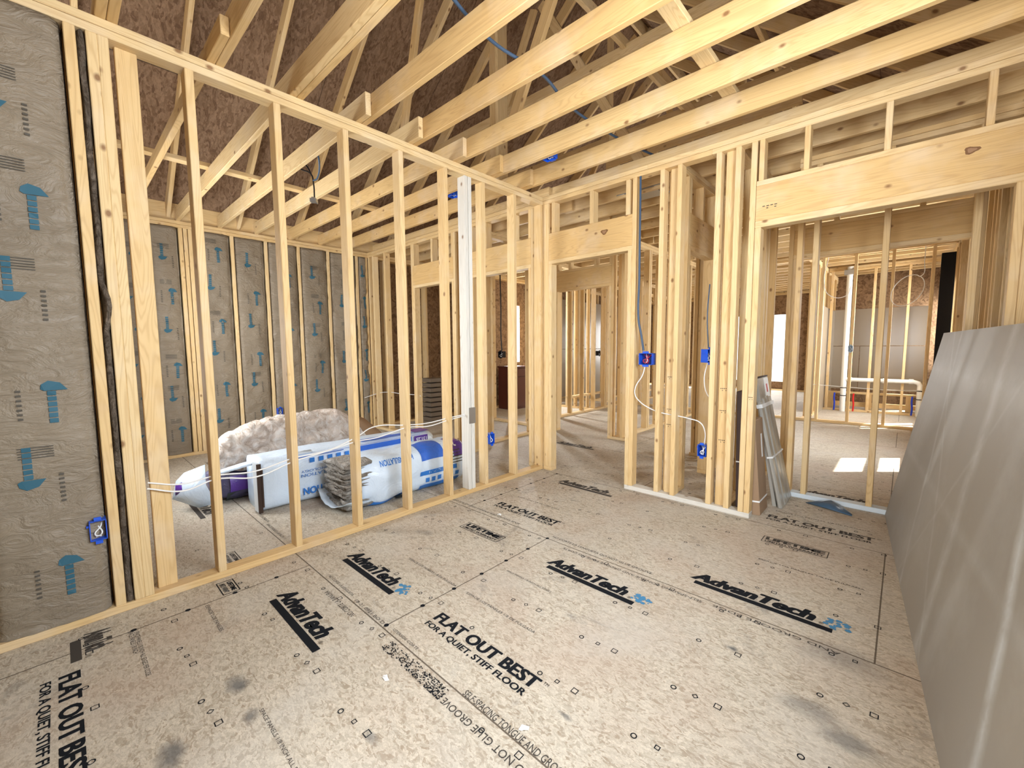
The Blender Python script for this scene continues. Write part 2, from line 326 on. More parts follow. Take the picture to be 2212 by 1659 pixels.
def knot(x,z,r,par,y=-.0006,n=14):
    bm=bmesh.new(); q=[]
    for k in range(n):
        a=6.2832*k/n; rr=r*(1+.22*math.sin(3*a+x*9)); q.append(bm.verts.new((x+1.35*rr*math.cos(a),y,z+.85*rr*math.sin(a))))
    bm.faces.new(q); 
    r2_=[bm.verts.new((x+.6*(v.co.x-x),y-.0006,z+.6*(v.co.z-z))) for v in q]; bm.faces.new(r2_).material_index=1
    mesh_obj('knot',bm,[KNOTA,KNOTB],par)
KNOTA=M('knot_rim',(.20,.10,.04),.6); KNOTB=M('knot_core',(.33,.19,.10),.6)
knot(.70,2.30,.026,wb2,.0012); knot(2.93,2.31,.022,wb2,.0012); 
for c in (1.932,2.191,2.587,2.99): P('cripple_stud',c-.016,c+.016,2.418,H0)
P('backing_board',1.276,1.343,.038,H0,WOOD,.052,.088); P('backing_board',1.693,1.762,.038,H0,WOOD,.040,.076)
stamp_marks(wb2,.0505,1.280,1.340,(.62,.75,1.02)); stamp_marks(wb2,.0385,1.697,1.758,(.55,.78,.95))
stamp_marks(wb2,.0006,1.93,2.05,(2.235,)); stamp_marks(wb2,-.0004,1.905,1.942,(.9,))
# --- outer wall with kraft faced batts
wc,P=frame('wall_far_left','y',-3.66,-3.52,-3.2,10.5,[-2.98,-2.64,-2.335,-2.290,-2.245,-1.82,-1.437,-1.027,-.615,-.174,-.02]+[.4*i+.3 for i in range(6)]+[.4*i+5.6 for i in range(12)],label='outer stud wall lined with kraft batts')
board('trim_1',-3.60,-3.562,-3.2,10.4,H2,H2+.2,WOOD,None)['kind']='structure'
wd,P=frame('wall_left_room_side','x',-3.29,-3.201,-3.52,-.13,[-3.2,-2.8,-1.0,-.6,-.3],[(-2.6,-1.25,2.1)],label='side wall of the left room')
# --- alcove, closets, hall and far rooms
we,P=frame('wall_alcove','x',.76,.849,2.03,3.19,[2.055,2.163,2.583,3.03],label='tall studs behind the big opening')
for o in [o for o in we.children if o.name.startswith('bottom_plate')]: bpy.data.objects.remove(o)
P('bottom_plate',2.03,3.19,0,.038,SILLW)
wf,P=frame('wall_kitchen','x',1.47,1.559,1.72,3.19,[],[(1.93,3.05,2.10)],hm=HDR,hstyle=2,label='framed wall with wide header behind the alcove')
frame('wall_closet','y',1.246,1.335,.092,1.56,[.12,.16,1.2,1.54],[(.36,.93,2.10)],label='closet side wall with small header')
frame('wall_alcove_side','y',1.70,1.789,.092,1.46,[.12,.5,.9,1.0,1.3],label='stud wall beside the alcove')
frame('wall_hall','x',1.75,1.839,-3.5,.14,[-3.3,-2.95,-2.55,-2.15,-1.45,-.05],[(-1.13,-.26,2.10)],hstyle=2,label='hall wall with door header')
frame('wall_linen','x',1.57,1.659,.93,1.24,[.965,1.01,1.22],label='short stud wall in the hall')
frame('wall_bedroom_side','y',-1.89,-1.80,1.85,6.9,[1.9,2.3,2.7,2.76,3.1,3.5,3.9,4.3,4.35,4.7,5.1,5.5,5.9,6.3,6.7],label='stud wall beyond the hall door')
frame('wall_closet_left','y',-1.345,-1.256,.092,1.74,[.12,.5,.9,1.3,1.7],label='stud wall between the two left openings')
frame('wall_pantry','x',3.9,3.989,-3.5,-1.9,[-3.3,-3.1,-2.7,-2.5,-2.3,-2.0],label='studs beyond the hall')
frame('wall_hall_side','y',-.19,-.10,1.85,5.0,[1.9,2.25,2.65,2.7,3.05,3.5,3.9,4.3,4.7,4.95],label='stud wall in the middle rooms')
frame('wall_middle','x',5.20,5.289,-3.4,3.19,[-3.1,-2.7,-2.3,-1.5,-1.1,-.7,.1,.5,.9,1.68,2.09,2.53,2.96],label='far stud wall across the middle rooms')
frame('wall_bath_side','y',1.46,1.549,5.3,9.0,[5.5,5.9,6.3,6.7,7.1,7.5,7.9,8.3],label='stud wall beside the bathroom')
frame('wall_bath_plumbing','x',6.95,7.039,1.56,3.1,[1.62,2.25,2.72,3.0],label='plumbing stud wall')
wz,P=frame('wall_bath_back','x',8.6,8.689,1.55,3.19,[1.57,1.72,2.12,2.52,2.92],label='back wall of the bathroom')
frame('wall_den_side','y',-2.7,-2.61,5.3,10.4,[5.6,6.0,6.4,6.8,7.2,7.6,8.0,8.8],label='far den stud wall')
wr,P=frame('wall_right','y',3.20,3.289,-5.2,10.5,[.13,.4,.76,1.16,1.56,1.75,1.96,2.36,4.9,5.3,5.7,6.1,6.5,6.9,7.3],[(2.70,3.50,2.24)],cripples=False,label='outer right wall studs')
P('window_rail',2.66,3.54,1.50,1.56); P('sill_plate',2.66,3.54,.93,.97)
for c in (2.75,3.1,3.45): P('cripple_stud',c-.019,c+.019,.038,.93)
# sheathing skins, each with its window holes
def skin(name,axis,p0,p1,s0,s1,z0,z1,holes=(),mat=OSBW,label=None):
    bm=bmesh.new(); ss=sorted({s0,s1,*[h[0] for h in holes],*[h[1] for h in holes]}); zs=sorted({z0,z1,*[h[2] for h in holes],*[h[3] for h in holes]})
    for a,b in zip(ss,ss[1:]):
        for c,d in zip(zs,zs[1:]):
            if any(h[0]<=a+1e-6 and b<=h[1]+1e-6 and h[2]<=c+1e-6 and d<=h[3]+1e-6 for h in holes): continue
            m=Matrix.Translation(((p0+p1)/2,(a+b)/2,(c+d)/2) if axis=='y' else ((a+b)/2,(p0+p1)/2,(c+d)/2))@Matrix.Diagonal((p1-p0,b-a,d-c,1) if axis=='y' else (b-a,p1-p0,d-c,1))
            bmesh.ops.create_cube(bm,size=1,matrix=m)
    return structure(mesh_obj(name,bm,mat),label)
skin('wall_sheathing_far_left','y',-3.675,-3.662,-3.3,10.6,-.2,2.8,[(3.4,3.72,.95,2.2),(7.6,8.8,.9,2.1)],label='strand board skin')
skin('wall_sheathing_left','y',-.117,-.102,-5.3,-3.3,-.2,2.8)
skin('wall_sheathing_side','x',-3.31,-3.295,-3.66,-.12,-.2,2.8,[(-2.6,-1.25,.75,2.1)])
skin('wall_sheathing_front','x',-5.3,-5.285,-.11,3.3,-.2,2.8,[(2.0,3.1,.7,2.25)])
skin('wall_sheathing_added_shade','x',-4.02,-4.005,0.0,1.75,-.2,2.8)  # skin of the added unseen wall that keeps daylight off the left corner
frame('wall_added_shade','x',-4.0,-3.911,.0,1.75,[.02,.4,.8,1.2,1.6],label='added unseen wall shading the left corner')  # added out of view to block front light and darken the kraft corner
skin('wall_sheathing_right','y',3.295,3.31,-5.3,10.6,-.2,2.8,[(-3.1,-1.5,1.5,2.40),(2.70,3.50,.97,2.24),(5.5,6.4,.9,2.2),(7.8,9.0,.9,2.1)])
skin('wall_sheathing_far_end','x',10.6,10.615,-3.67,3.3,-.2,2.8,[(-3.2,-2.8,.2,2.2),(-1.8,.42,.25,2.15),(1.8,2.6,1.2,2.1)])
frame('wall_far_end','x',10.5,10.589,-3.5,3.19,[-3.3,-2.4,-2.0,.8,1.2,1.6,2.8],label='far end stud wall')
# --- roof: two slopes of strand board on rafters
PX=-.15; SL=.8
roof=empty('roof',(PX,2.6,5.6)); structure(roof,'underside of the strand board roof')
zb=lambda x: 2.86+SL*(min(x,2*PX-x)+3.52)
for sgn,nm in ((-1,'roof_sheathing'),(1,'roof_sheathing')):
    xe=PX+(3.49 if sgn>0 else -3.95); n_=Vector((-sgn*SL*-1,0,1)).normalized()
    bm=bmesh.new(); vs=[]
    for (x,y) in ((PX,-5.6),(PX,10.9),(xe,10.9),(xe,-5.6)):
        vs.append(bm.verts.new((x,y,zb(x)+.145)))
    f=bm.faces.new(vs); r=bmesh.ops.extrude_face_region(bm,geom=[f]); bmesh.ops.translate(bm,vec=(0,0,.015),verts=[v for v in r['geom'] if isinstance(v,bmesh.types.BMVert)])
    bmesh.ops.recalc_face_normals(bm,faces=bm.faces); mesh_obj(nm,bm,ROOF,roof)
ys=[-2.49+.70*k for k in range(-4,19)]
for y in ys:
    for sgn in (-1,1):
        xe=PX+(3.44 if sgn>0 else -3.75)
        member('rafter',(PX+sgn*.02,y+.06,zb(PX)+.055),(xe,y+.06,zb(xe)+.055),.14,.038,WOOD,roof)
for y in [q for q in ys if q>.3][0::2]: member('collar_tie',(PX-1.9,y+.02,3.98),(PX+1.9,y+.02,3.98),.089,.038,WOOD,roof)
member('ridge_board',(PX,-5.5,zb(PX)+.06),(PX,10.8,zb(PX)+.06),.2,.036,WOOD,roof)
for (p,q,w_,t_) in (((-.42,-.15,2.91),(-.42,-.15,5.45),.14,.038),((-.56,-.12,2.91),(-.56,-.12,5.3),.038,.09),
        ((.9,.35,2.9),(-.3,.35,4.9),.089,.038),((-1.5,.35,2.9),(-.4,.35,4.9),.089,.038),((1.5,1.6,2.9),(.1,1.6,5.0),.089,.038),((-1.6,2.4,2.9),(-.3,2.4,5.0),.089,.038),
        ((.4,-.9,2.95),(1.2,-.9,4.4),.089,.038),((.1,1.1,2.9),(.1,1.1,5.2),.089,.038),((1.2,2.2,2.9),(1.2,2.2,4.4),.089,.038),
        ((-1.2,-.9,2.95),(-.6,-.9,4.9),.089,.038),((.2,.9,3.3),(2.0,.9,3.3),.089,.038),((.6,3.0,2.9),(-.1,3.0,5.0),.089,.038)):
    member('roof_brace',p,q,w_,t_,WOOD,roof,upv=(0,1,0) if abs(p[0]-q[0])<.01 else (0,0,1))
for (x,z) in ((1.6,4.15),(.7,4.03)): member('roof_purlin',(x,-5.0,z-.0),(x,6.0,z),.089,.038,WOOD,roof)
bm=bmesh.new()
for y in (-5.45,10.75):
    vs=[bm.verts.new((x,y,z)) for x,z in (((-3.8,2.78),(3.5,2.78),(PX,5.85)) if y>0 else ((-3.8,2.78),(1.0,2.78),(1.0,5.0),(PX,5.85)))]; bm.faces.new(vs)
mesh_obj('gable_sheathing',bm,ROOF,roof)
# --- ceiling joists of the two near rooms: each one a thing
NAMES=['beside the back wall','second from the back wall','third from the back wall','fourth from the back wall','fifth from the back wall','sixth from the back wall']
yr=[-.30,-.70,-1.11,-1.52,-1.92,-2.33]
for i,y in enumerate(yr):
    o=board('ceiling_joist',-.085,3.27,y+.002,y+.040,H2,H2+.142,HDR)
    tag(o,'pine ceiling joist over the near room, '+NAMES[i],'joist','ceiling joists over the near room')
    x1=.13 if i<5 else 3.25
    o=board('ceiling_joist',-3.56,x1,y-.038,y,H2,H2+.14,HDR if i<3 else WOOD)
    tag(o,('pine ceiling joist over the insulated left room, '+NAMES[i]) if i<5 else 'long ceiling joist crossing both rooms, sixth from the back wall','joist','ceiling joists over the left room')
for y,n in ((-2.735,'thin pale ceiling timber next to the sixth long joist'),(-3.15,'thin ceiling timber at the top left, above the studs')):
    tag(board('ceiling_timber',-3.56,.28,y-.038,y,H2,H2+.089,WOOD),n+', left room end','timber','thin ceiling timbers')
    tag(board('ceiling_timber',-.085,3.27,y+.002,y+.04,H2,H2+.14,WOOD),n+', near room end','timber','thin ceiling timbers')
tag(board('joist_brace',-2.03,-1.941,-3.2,-.06,H2+.142,H2+.18,WOOD),'flat board laid across the joists of the left room','board','boards laid across joists')
tag(board('joist_brace',1.75,1.839,-4.9,-.02,H2+.144,H2+.182,WOOD),'flat board laid across the joists, top centre right','board','boards laid across joists')
# far joists: part of the ceiling
ceil=empty('ceiling',(0,5,2.8)); structure(ceil,'joists over the far rooms')
for k in range(1,5): board('joist',-.11,3.27,-3.15-.406*k,-3.112-.406*k,H2,H2+.14,WOOD,ceil)
y=.16; k=0
while y<10.4:
    board('joist',-3.56,-.02,y-.038,y,H2,H2+.14,WOOD,ceil); board('joist',-.15,3.27,y+.002,y+.04,H2,H2+.14,WOOD,ceil); y+=.4064
# ================================================================== INSULATION
def batt(x0,y0,y1,z0,z1,label,seed,deep=.012,amp=.014,prints=True,flip=0,group='kraft faced batts between the studs'):
    nu,nv=14,int((z1-z0)/.035); bm=bmesh.new(); rnd=random.Random(seed)
    def S(u,v,off=0):
        y=y0+.004+(y1-y0-.014)*u; z=z0+(z1-z0)*v
        e_=min(u,1-u)*(y1-y0); prof=min(1,e_/.02); bul=deep*math.sin(math.pi*min(1,max(0,u)))**.5
        w_=noise.noise(Vector((y*3+seed,z*2.3,seed)))*amp*1.2+noise.noise(Vector((y*7+z*6+seed*3,z*9-y*5,1.7*seed)))*amp*.8
        rid=abs(noise.noise(Vector((y*4+z*3,z*5.5-y*3.5,seed+9))));  w_+=max(0,.09-rid)*amp*5
        ed=noise.noise(Vector((z*3.1,seed+ (5 if u>.5 else 0),2)))*.006
        return Vector((x0-.016*(1-prof)+ (bul+w_)*prof+off-.010,y+(ed if e_<.03 else 0),z))
    g=[[bm.verts.new(S(i/nu,j/nv)) for i in range(nu+1)] for j in range(nv+1)]
    for j in range(nv):
        for i in range(nu): bm.faces.new((g[j][i],g[j][i+1],g[j+1][i+1],g[j+1][i])).smooth=True
    # back so that the batt has its thickness
    bk=[bm.verts.new((x0-.085,y,z)) for y,z in ((y0,z0),(y1,z0),(y1,z1),(y0,z1))]
    bm.faces.new(list(reversed(bk)))
    for e_,c in (([g[j][0] for j in range(nv+1)],(bk[0],bk[3])),([g[j][nu] for j in range(nv+1)],(bk[1],bk[2]))):
        bm.faces.new(e_+[c[1],c[0]]).material_index=3
    bm.faces.new(g[0]+[bk[1],bk[0]]); bm.faces.new(g[nv]+[bk[2],bk[3]])
    if prints:
        def F(uy,vz): return lambda u,v:S(min(.97,max(.03,u)),v,.0045)
        z=z0+.12+rnd.random()*.2; k=flip; Wd=y1-y0; Hh=z1-z0
        def patch(yc,zc,poly,mi=1):
            # poly in metres about (yc,zc), cut into strips so that it follows the paper
            add_quad(bm,[S((yc+a)/Wd,(zc+b-z0)/Hh,.006) for a,b in poly],mi)
        while z<z1-.3:
            yc=Wd*(.64 if k%2 else .38); s=1 if k%2 else -1
            for i in range(6): # bar of the arrow
                a=-.014; patch(yc,z+.12,[(a,-s*i*.024),(-a,-s*i*.024),(-a,-s*(i+.8)*.024),(a,-s*(i+.8)*.024)])
            patch(yc,z+.12,[(-.022,s*.002),(.052,s*.004),(.028,s*.036),(-.008,s*.046)]); patch(yc,z+.12,[(-.022,s*.002),(-.008,s*.046),(-.03,s*.03),(-.034,s*.01)])
            yt=yc-(.10 if k%2 else -.10)
            for i in range(7): patch(yt,z+.12-.02*i,[(-.008,0),(.008,0),(.008,.009),(-.008,.009)],2)
            if rnd.random()<.6:
                for r_ in range(5):
                    patch(Wd*.5-.03,z+.21+.011*r_,[(-.04,0),(.07,0),(.07,.004),(-.04,.004)],2)
            z+=.36+rnd.random()*.08; k+=1
    o=mesh_obj('kraft_insulation_batt',bm,[KRAFT,PRINT,PRINTD,FIBERD])
    return tag(o,label,'insulation batt',group)
Lb=['far left dark bay behind the post','second bay from the left of the far wall','bay right of the clustered studs','fourth bay from the left of the far wall','middle bay with the blue outlet box beside it','bay right of the middle bay','last full bay before the corner','narrow crumpled strip in the far corner']
for i,(a,b) in enumerate([(-2.955,-2.662),(-2.618,-2.358),(-2.222,-1.842),(-1.798,-1.459),(-1.416,-1.048),(-1.006,-.636),(-.593,-.196),(-.153,-.012)]):
    batt(-3.52,a,b,.04,2.685,'brown kraft faced insulation batt, '+Lb[i],i+3,amp=.026 if i==7 else .021,flip=i%2,deep=.02)
batt(0,-3.658,-3.294,.04,2.685,'dark kraft insulation with blue prints at the left edge of the photo',21,amp=.012,group=None,flip=1)
batt(0,-4.068,-3.70,.04,2.685,'kraft insulation beyond the left edge',22,amp=.012,group=None)
bpy.data.objects.remove(bpy.data.objects['kraft_insulation_batt.009'])
structure(board('wall_lining_added_shade',.0,1.7,-3.93,-3.909,.0,2.69,KRAFT,None))  # dark lining of the added wall, absorbs light beside the left corner
# loose dark wool stuffed between two posts
bm=bmesh.new(); nv=70
prev=None
for j in range(nv+1):
    z=.045+2.64*j/nv; ring=[]
    for k in range(8):
        a=2*math.pi*k/8; rr=1+.5*noise.noise(Vector((z*9,k*2.1,3)))
        y=-3.237+math.cos(a)*.0135*min(rr,1.25)+.006*noise.noise(Vector((z*4,0,8))); x=-.045+math.sin(a)*.045*rr
        if math.exp(-((z-1.48)/.08)**2)>.3 and math.sin(a)>0: x+=.03*math.exp(-((z-1.48)/.08)**2); y+=.012*math.exp(-((z-1.48)/.08)**2)
        ring.append(bm.verts.new((x,y,z)))
    if prev:
        for k in range(8): bm.faces.new((prev[k],prev[(k+1)%8],ring[(k+1)%8],ring[k])).smooth=True
    prev=ring
bm.faces.new(prev)
tag(mesh_obj('insulation_strip',bm,FIBERD),'ragged dark insulation wool stuffed between the left posts','insulation')

def loft(bm,secs,mi=0,close=True,smooth=True):
    prev=None
    for s in secs:
        ring=[bm.verts.new(p) for p in s]
        if prev:
            n=len(ring)
            for k in range(n):
                f=bm.faces.new((prev[k],prev[(k+1)%n],ring[(k+1)%n],ring[k])); f.material_index=mi; f.smooth=smooth
        elif close: bm.faces.new(list(reversed(ring))).material_index=mi
        prev=ring
    if close: bm.faces.new(prev).material_index=mi
def rring(cx,cz,hw,hh,y,p=4.,n=28,seed=0,amp=.0,lean=0,flat=True):
    out=[]
    for k in range(n):
        a=2*math.pi*k/n; c,s=math.cos(a),math.sin(a); r=(abs(c)**p+abs(s)**p)**(-1/p)
        x=c*r*hw; z=s*r*hh
        if amp: 
            d=1+amp*noise.noise(Vector((c*2.5+seed,s*2.5,y*5))); x*=d; z*=d
        zz=cz+z; 
        if flat: zz=max(.004,zz)
        out.append(Vector((cx+x+lean*(zz-.004),y,zz)))
    return out
# long white package, lying on its edge
pk=empty('insulation_package',(-1.02,-1.6,0)); tag(pk,'long boxy white and blue plastic package of insulation with upside down lettering','insulation package')
bm=bmesh.new(); Y0,Y1=-2.40,-.70
secs=[]
for j in range(40):
    t_=j/39; y=Y0+(Y1-Y0)*t_; k=1 if t_<.9 else 1-.55*((t_-.9)/.1)**2
    secs.append(rring(-1.035,.213,.185*min(1,.93+.3*t_)*k,.208*(k*.5+.5),y,p=7.-3*t_,seed=3,amp=.03,n=36))
loft(bm,secs); mesh_obj('wrapper',bm,BAG,pk,True)
bm=bmesh.new()
m=Matrix.Translation((-.868,Y0-.008,.2))@Matrix.Diagonal((.012,.03,.385,1)); bmesh.ops.create_cube(bm,size=1,matrix=m)
for i in range(6):
    m=Matrix.Translation((-1.18+.06*i,Y0+.01,.2))@Matrix.Diagonal((.05,.012,.30,1)); bmesh.ops.create_cube(bm,size=1,matrix=m)
mesh_obj('open_end',bm,M('dark_brown_lining',(.05,.03,.022),.7),pk)
bm=bmesh.new(); bmesh.ops.create_cube(bm,size=1,matrix=Matrix.Translation((-.93,Y0-.004,.2))@Matrix.Diagonal((.10,.03,.39,1))); mesh_obj('end_flap',bm,M('light_grey_flap',(.50,.53,.55),.5),pk)
XF=-.838
def side(bm,s,ya,yb,za,zb_,mi=0,off=0.,shear=0.,x=XF):   # upside-down lettering on the side that faces the near room
    add_text(bm,s,lambda u,v:(x+.004,yb-(yb-ya)*u,zb_-(zb_-za)*v),mi,off,shear)
for tx,ya,yb,za,zb_,of in (('INSULATION',-2.10,-1.70,.075,.135,.03),('FIBERGLASS INSULATION',-2.11,-1.50,.225,.25,0),('WITH ECOSE TECHNOLOGY',-2.11,-1.50,.262,.282,0)):
    bm=bmesh.new(); side(bm,tx,ya,yb,za,zb_,0,of); mesh_obj('printed_line',bm,BAGL,pk)
bm=bmesh.new()
def bar(bm,ya,yb,za,zb_,mi=0,x=XF+.004,n=6):
    for i in range(n):
        a=ya+(yb-ya)*i/n; b=ya+(yb-ya)*(i+1)/n; add_quad(bm,[(x,a,za),(x,b,za),(x,b,zb_),(x,a,zb_)],mi)
for i in range(6): bar(bm,-2.04+.075*i,-2.0+.075*i,.338,.376,n=1)
mesh_obj('printed_icons',bm,BAGL,pk)
def topstrip(bm,ya,yb,xa,xb,mi,z=.4235):
    n=10
    for i in range(n):
        a=ya+(yb-ya)*i/n; b=ya+(yb-ya)*(i+1)/n; add_quad(bm,[(xa,a,z),(xb,a,z),(xb,b,z),(xa,b,z)],mi)
bm=bmesh.new(); bar(bm,-1.60,-1.05,.352,.398,0,n=6); bar(bm,-1.02,-.86,.33,.395,1,n=3); bar(bm,-2.2,-1.75,.392,.398,0)
topstrip(bm,-1.55,-1.0,-.98,-.885,0); topstrip(bm,-.98,-.80,-1.05,-.88,1)
for k in range(3): bar(bm,-1.85,-.95,.4035+.0022*k,.4045+.0022*k,0)
bands=mesh_obj('colour_bands',bm,[BAGB,BAGP],pk); bands['_base']=(0,0,0)
bm=bmesh.new(); side(bm,'131.25',-1.0,-.875,.342,.375,0,.02,x=XF+.0035); 
mesh_obj('white_lettering',bm,BAGW,bands)
# rounded package torn open at its near end, grey batts sticking out
pq=empty('torn_insulation_package',(-.5,-1.3,0)); tag(pq,'torn round ended package with grey batts sticking out beside the stud wall','insulation package')
bm=bmesh.new(); secs=[]
for j in range(46):
    t_=j/45; y=-1.84+(1.16)*t_; tap=1 if t_<.86 else math.sqrt(max(.04,1-((t_-.86)/.145)**2))
    open_=1-.10*math.exp(-(t_/.10)**2); pinch=1-.06*math.exp(-((t_-.5)/.07)**2)
    secs.append(rring(-.535-.02*t_,.192,(.218+.012*math.sin(t_*9))*tap*open_,(.205+.006*math.sin(t_*14))*tap*open_*pinch,y,p=3.0,seed=11,amp=.10 if t_<.5 else .04,n=40))
loft(bm,secs); mesh_obj('wrapper',bm,BAG,pq,True)
def onbag(ang0,ang1,ya,yb,mat,name,n=12,m=8,text=None,off=.02):
    if text: ang0,ang1=sorted((ang0,ang1))
    bm=bmesh.new()
    def S(u,v):
        y=ya+(yb-ya)*v; t_=(y+1.84)/1.16; tap=1 if t_<.86 else math.sqrt(max(.04,1-((t_-.86)/.145)**2)); open_=1-.10*math.exp(-(t_/.10)**2); pinch=1-.06*math.exp(-((t_-.5)/.07)**2)
        a=ang0+(ang1-ang0)*u; c,s=math.cos(a),math.sin(a); r=(abs(c)**3+abs(s)**3)**(-1/3); amp=.10 if t_<.5 else .04
        d=(1+amp*noise.noise(Vector((c*2.5+11,s*2.5,y*5))))*1.015+.004
        return Vector((-.535-.02*t_+c*r*(.218+.012*math.sin(t_*9))*tap*open_*d,y,max(.006,.192+s*r*(.205+.006*math.sin(t_*14))*tap*open_*pinch*d)))
    if text: add_text(bm,text,lambda u,v:S(1-v,1-u),0,off)
    else:
        g=[[bm.verts.new(S(i/n,j/m)) for i in range(n+1)] for j in range(m+1)]
        for j in range(m):
            for i in range(n): bm.faces.new((g[j][i],g[j][i+1],g[j+1][i+1],g[j+1][i])).smooth=True
    return mesh_obj(name,bm,mat,pq)
onbag(.42,1.55,-1.28,-1.03,BAGB,'blue_panel'); onbag(.35,1.5,-.93,-.74,BAGP,'purple_panel')
onbag(-.95,-.62,-1.30,-.86,BAGL,'blue_band',6,14); onbag(-.22,-.02,-1.30,-.9,BAGL,'blue_band',6,12); onbag(-1.0,-.72,-1.84,-1.4,BAGL,'blue_band',6,12)
onbag(.80,.58,-1.68,-1.36,BAGL,'package_lettering',text='knauf INSULATION')
onbag(-.06,-.18,-1.22,-.98,BAGW,'white_lettering',text='SPECIFICATIONS',off=0)
onbag(1.15,.75,-.90,-.76,BAGW,'white_lettering',text='R-13')
for i in range(6): onbag(-.52,-.34,-1.24+.065*i,-1.20+.065*i,BAGL,'printed_icon',3,3)
for i in range(5): onbag(.05+.13*i,.09+.13*i,-.95,-.76,PRINTD,'printed_line',2,4)
bm=bmesh.new()
for L in range(9):
    zc=.04+.041*L; secs=[]
    for j in range(9):
        y=-1.97+.22*j/8+.02*noise.noise(Vector((L,j,0))); secs.append([p+Vector((.02*noise.noise(p*9),.03*noise.noise(p*7+Vector((L,0,0))),.012*noise.noise(p*12))) for p in rring(-.53,zc,(.20-.006*abs(L-4))*(1-.08*(L%2)),.024,y,p=3,n=26,amp=.16,seed=L*3)])
    loft(bm,secs)
mesh_obj('grey_batts',bm,FIBERG,pq,True)
bm=bmesh.new(); n=10
g=[[bm.verts.new((-.80+.52*i/n,-2.0+.2*j/5-.03*math.sin(i/n*3.1),.006+.10*abs(i/n-.5)**2*3+.035*(1-j/5)+.015*noise.noise(Vector((i*.7,j*.7,0))))) for i in range(n+1)] for j in range(6)]
for j in range(5):
    for i in range(n): bm.faces.new((g[j][i],g[j][i+1],g[j+1][i+1],g[j+1][i])).smooth=True
fl=mesh_obj('loose_flap',bm,BAG,pq)
fl.modifiers.new('thick','SOLIDIFY').thickness=.003
bm=bmesh.new(); pts=[(-.40,0),(-.33,.01),(-.30,-.035),(-.27,-.02),(-.22,-.07),(-.26,-.11),(-.22,-.16),(-.34,-.17),(-.38,-.10),(-.37,-.05)]
def Sb(a,y): 
    c,s=math.cos(a),math.sin(a); r=(abs(c)**3+abs(s)**3)**(-1/3); return Vector((-.535+c*r*.243,y,max(.01,.192+s*r*.228)))
bm.faces.new([bm.verts.new(Sb(-.62+b*4,-1.44-a*.5-.2)) for a,b in pts]); mesh_obj('tear',bm,BAGC,pq)
# opened package with a pale fluffy batt
po=empty('opened_insulation_package',(-1.45,-2.0,0)); tag(po,'opened package with a big fluffy pale brown batt spilling out, by the insulated wall','insulation package')
bm=bmesh.new(); prof=[(-2.60,.30,.40),(-2.55,.27,.50),(-2.45,.26,.56),(-2.3,.25,.615),(-2.15,.25,.64),(-2.0,.25,.66),(-1.8,.25,.665),(-1.6,.25,.665),(-1.5,.25,.66),(-1.4,.26,.57),(-1.32,.28,.45),(-1.27,.3,.36)]
secs=[]
for j in range(64):
    t_=j/63*(len(prof)-1); i=min(int(t_),len(prof)-2); f=t_-i; y,za,zb2=[prof[i][k]*(1-f)+prof[i+1][k]*f for k in range(3)]
    ring=[]
    for p in rring(-1.44,(za+zb2)/2,.11,(zb2-za)/2,y,p=5,n=64,flat=False):
        d=noise.noise(p*9)*.016+noise.noise(Vector((p.x*20+p.y*8,p.y*22,p.z*22)))*.012+abs(noise.noise(p*16+Vector((3,1,2))))*.02
        cdir=(p-Vector((-1.44,y,(za+zb2)/2))); ring.append(p+cdir.normalized()*d+Vector((-.25*(p.z-.25)+.06,0,0)))
    secs.append(ring)
loft(bm,secs); mesh_obj('fluffy_batt',bm,FIBER,po,True)
bm=bmesh.new(); secs=[rring(-1.49,.15,.17*(.75+.25*math.sin(min(1,j/6)*1.57)),.155*(.6+.4*math.sin(min(1,j/5)*1.57)),-2.62+1.25*j/30,p=2.6,amp=.2,seed=30,n=30) for j in range(31)]
loft(bm,secs); mesh_obj('wrapper',bm,BAGD,po,True)  # violet wrapper colour darkened to paint the shadow under the batt
bm=bmesh.new(); g=[[bm.verts.new((-1.49+math.cos(a)*.188,-2.5+.5*j/8,.152+math.sin(a)*.168)) for a in (-.35,-.15,.05,.25,.45)] for j in range(9)]
for j in range(8):
    for i in range(4): bm.faces.new((g[j][i],g[j][i+1],g[j+1][i+1],g[j+1][i])).smooth=True
mesh_obj('purple_panel',bm,BAGP,po)
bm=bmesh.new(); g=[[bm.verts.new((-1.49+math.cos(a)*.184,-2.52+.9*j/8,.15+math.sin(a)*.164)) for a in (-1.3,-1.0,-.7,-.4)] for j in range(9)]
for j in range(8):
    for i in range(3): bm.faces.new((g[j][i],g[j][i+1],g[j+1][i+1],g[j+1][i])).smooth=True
mesh_obj('painted_underside_shade',bm,BAGC,po)  # charcoal strip painting the shade along the bag's underside
def sheetm(name,rows,mat,parent=None,th=.003):
    bm=bmesh.new(); g=[[bm.verts.new(p) for p in r] for r in rows]
    for j in range(len(g)-1):
        for i in range(len(g[0])-1): bm.faces.new((g[j][i],g[j][i+1],g[j+1][i+1],g[j+1][i])).smooth=True
    o=mesh_obj(name,bm,mat,parent); o.modifiers.new('thick','SOLIDIFY').thickness=th; return o
sheetm('loose_film',[[(-1.27,-2.62,.30),(-1.1,-2.45,.375),(-.95,-2.3,.42),(-.9,-2.0,.43)],[(-1.25,-2.60,.27),(-1.05,-2.43,.35),(-.9,-2.28,.40),(-.86,-2.0,.415)]],BAG,po)
sheetm('torn_flap',[[(-1.52,-2.82,.22),(-1.42,-2.78,.30),(-1.32,-2.66,.36)],[(-1.45,-2.86,.10),(-1.32,-2.80,.16),(-1.22,-2.68,.22)],[(-1.42,-2.76,.04),(-1.3,-2.72,.03),(-1.22,-2.62,.06)]],BAG,po)
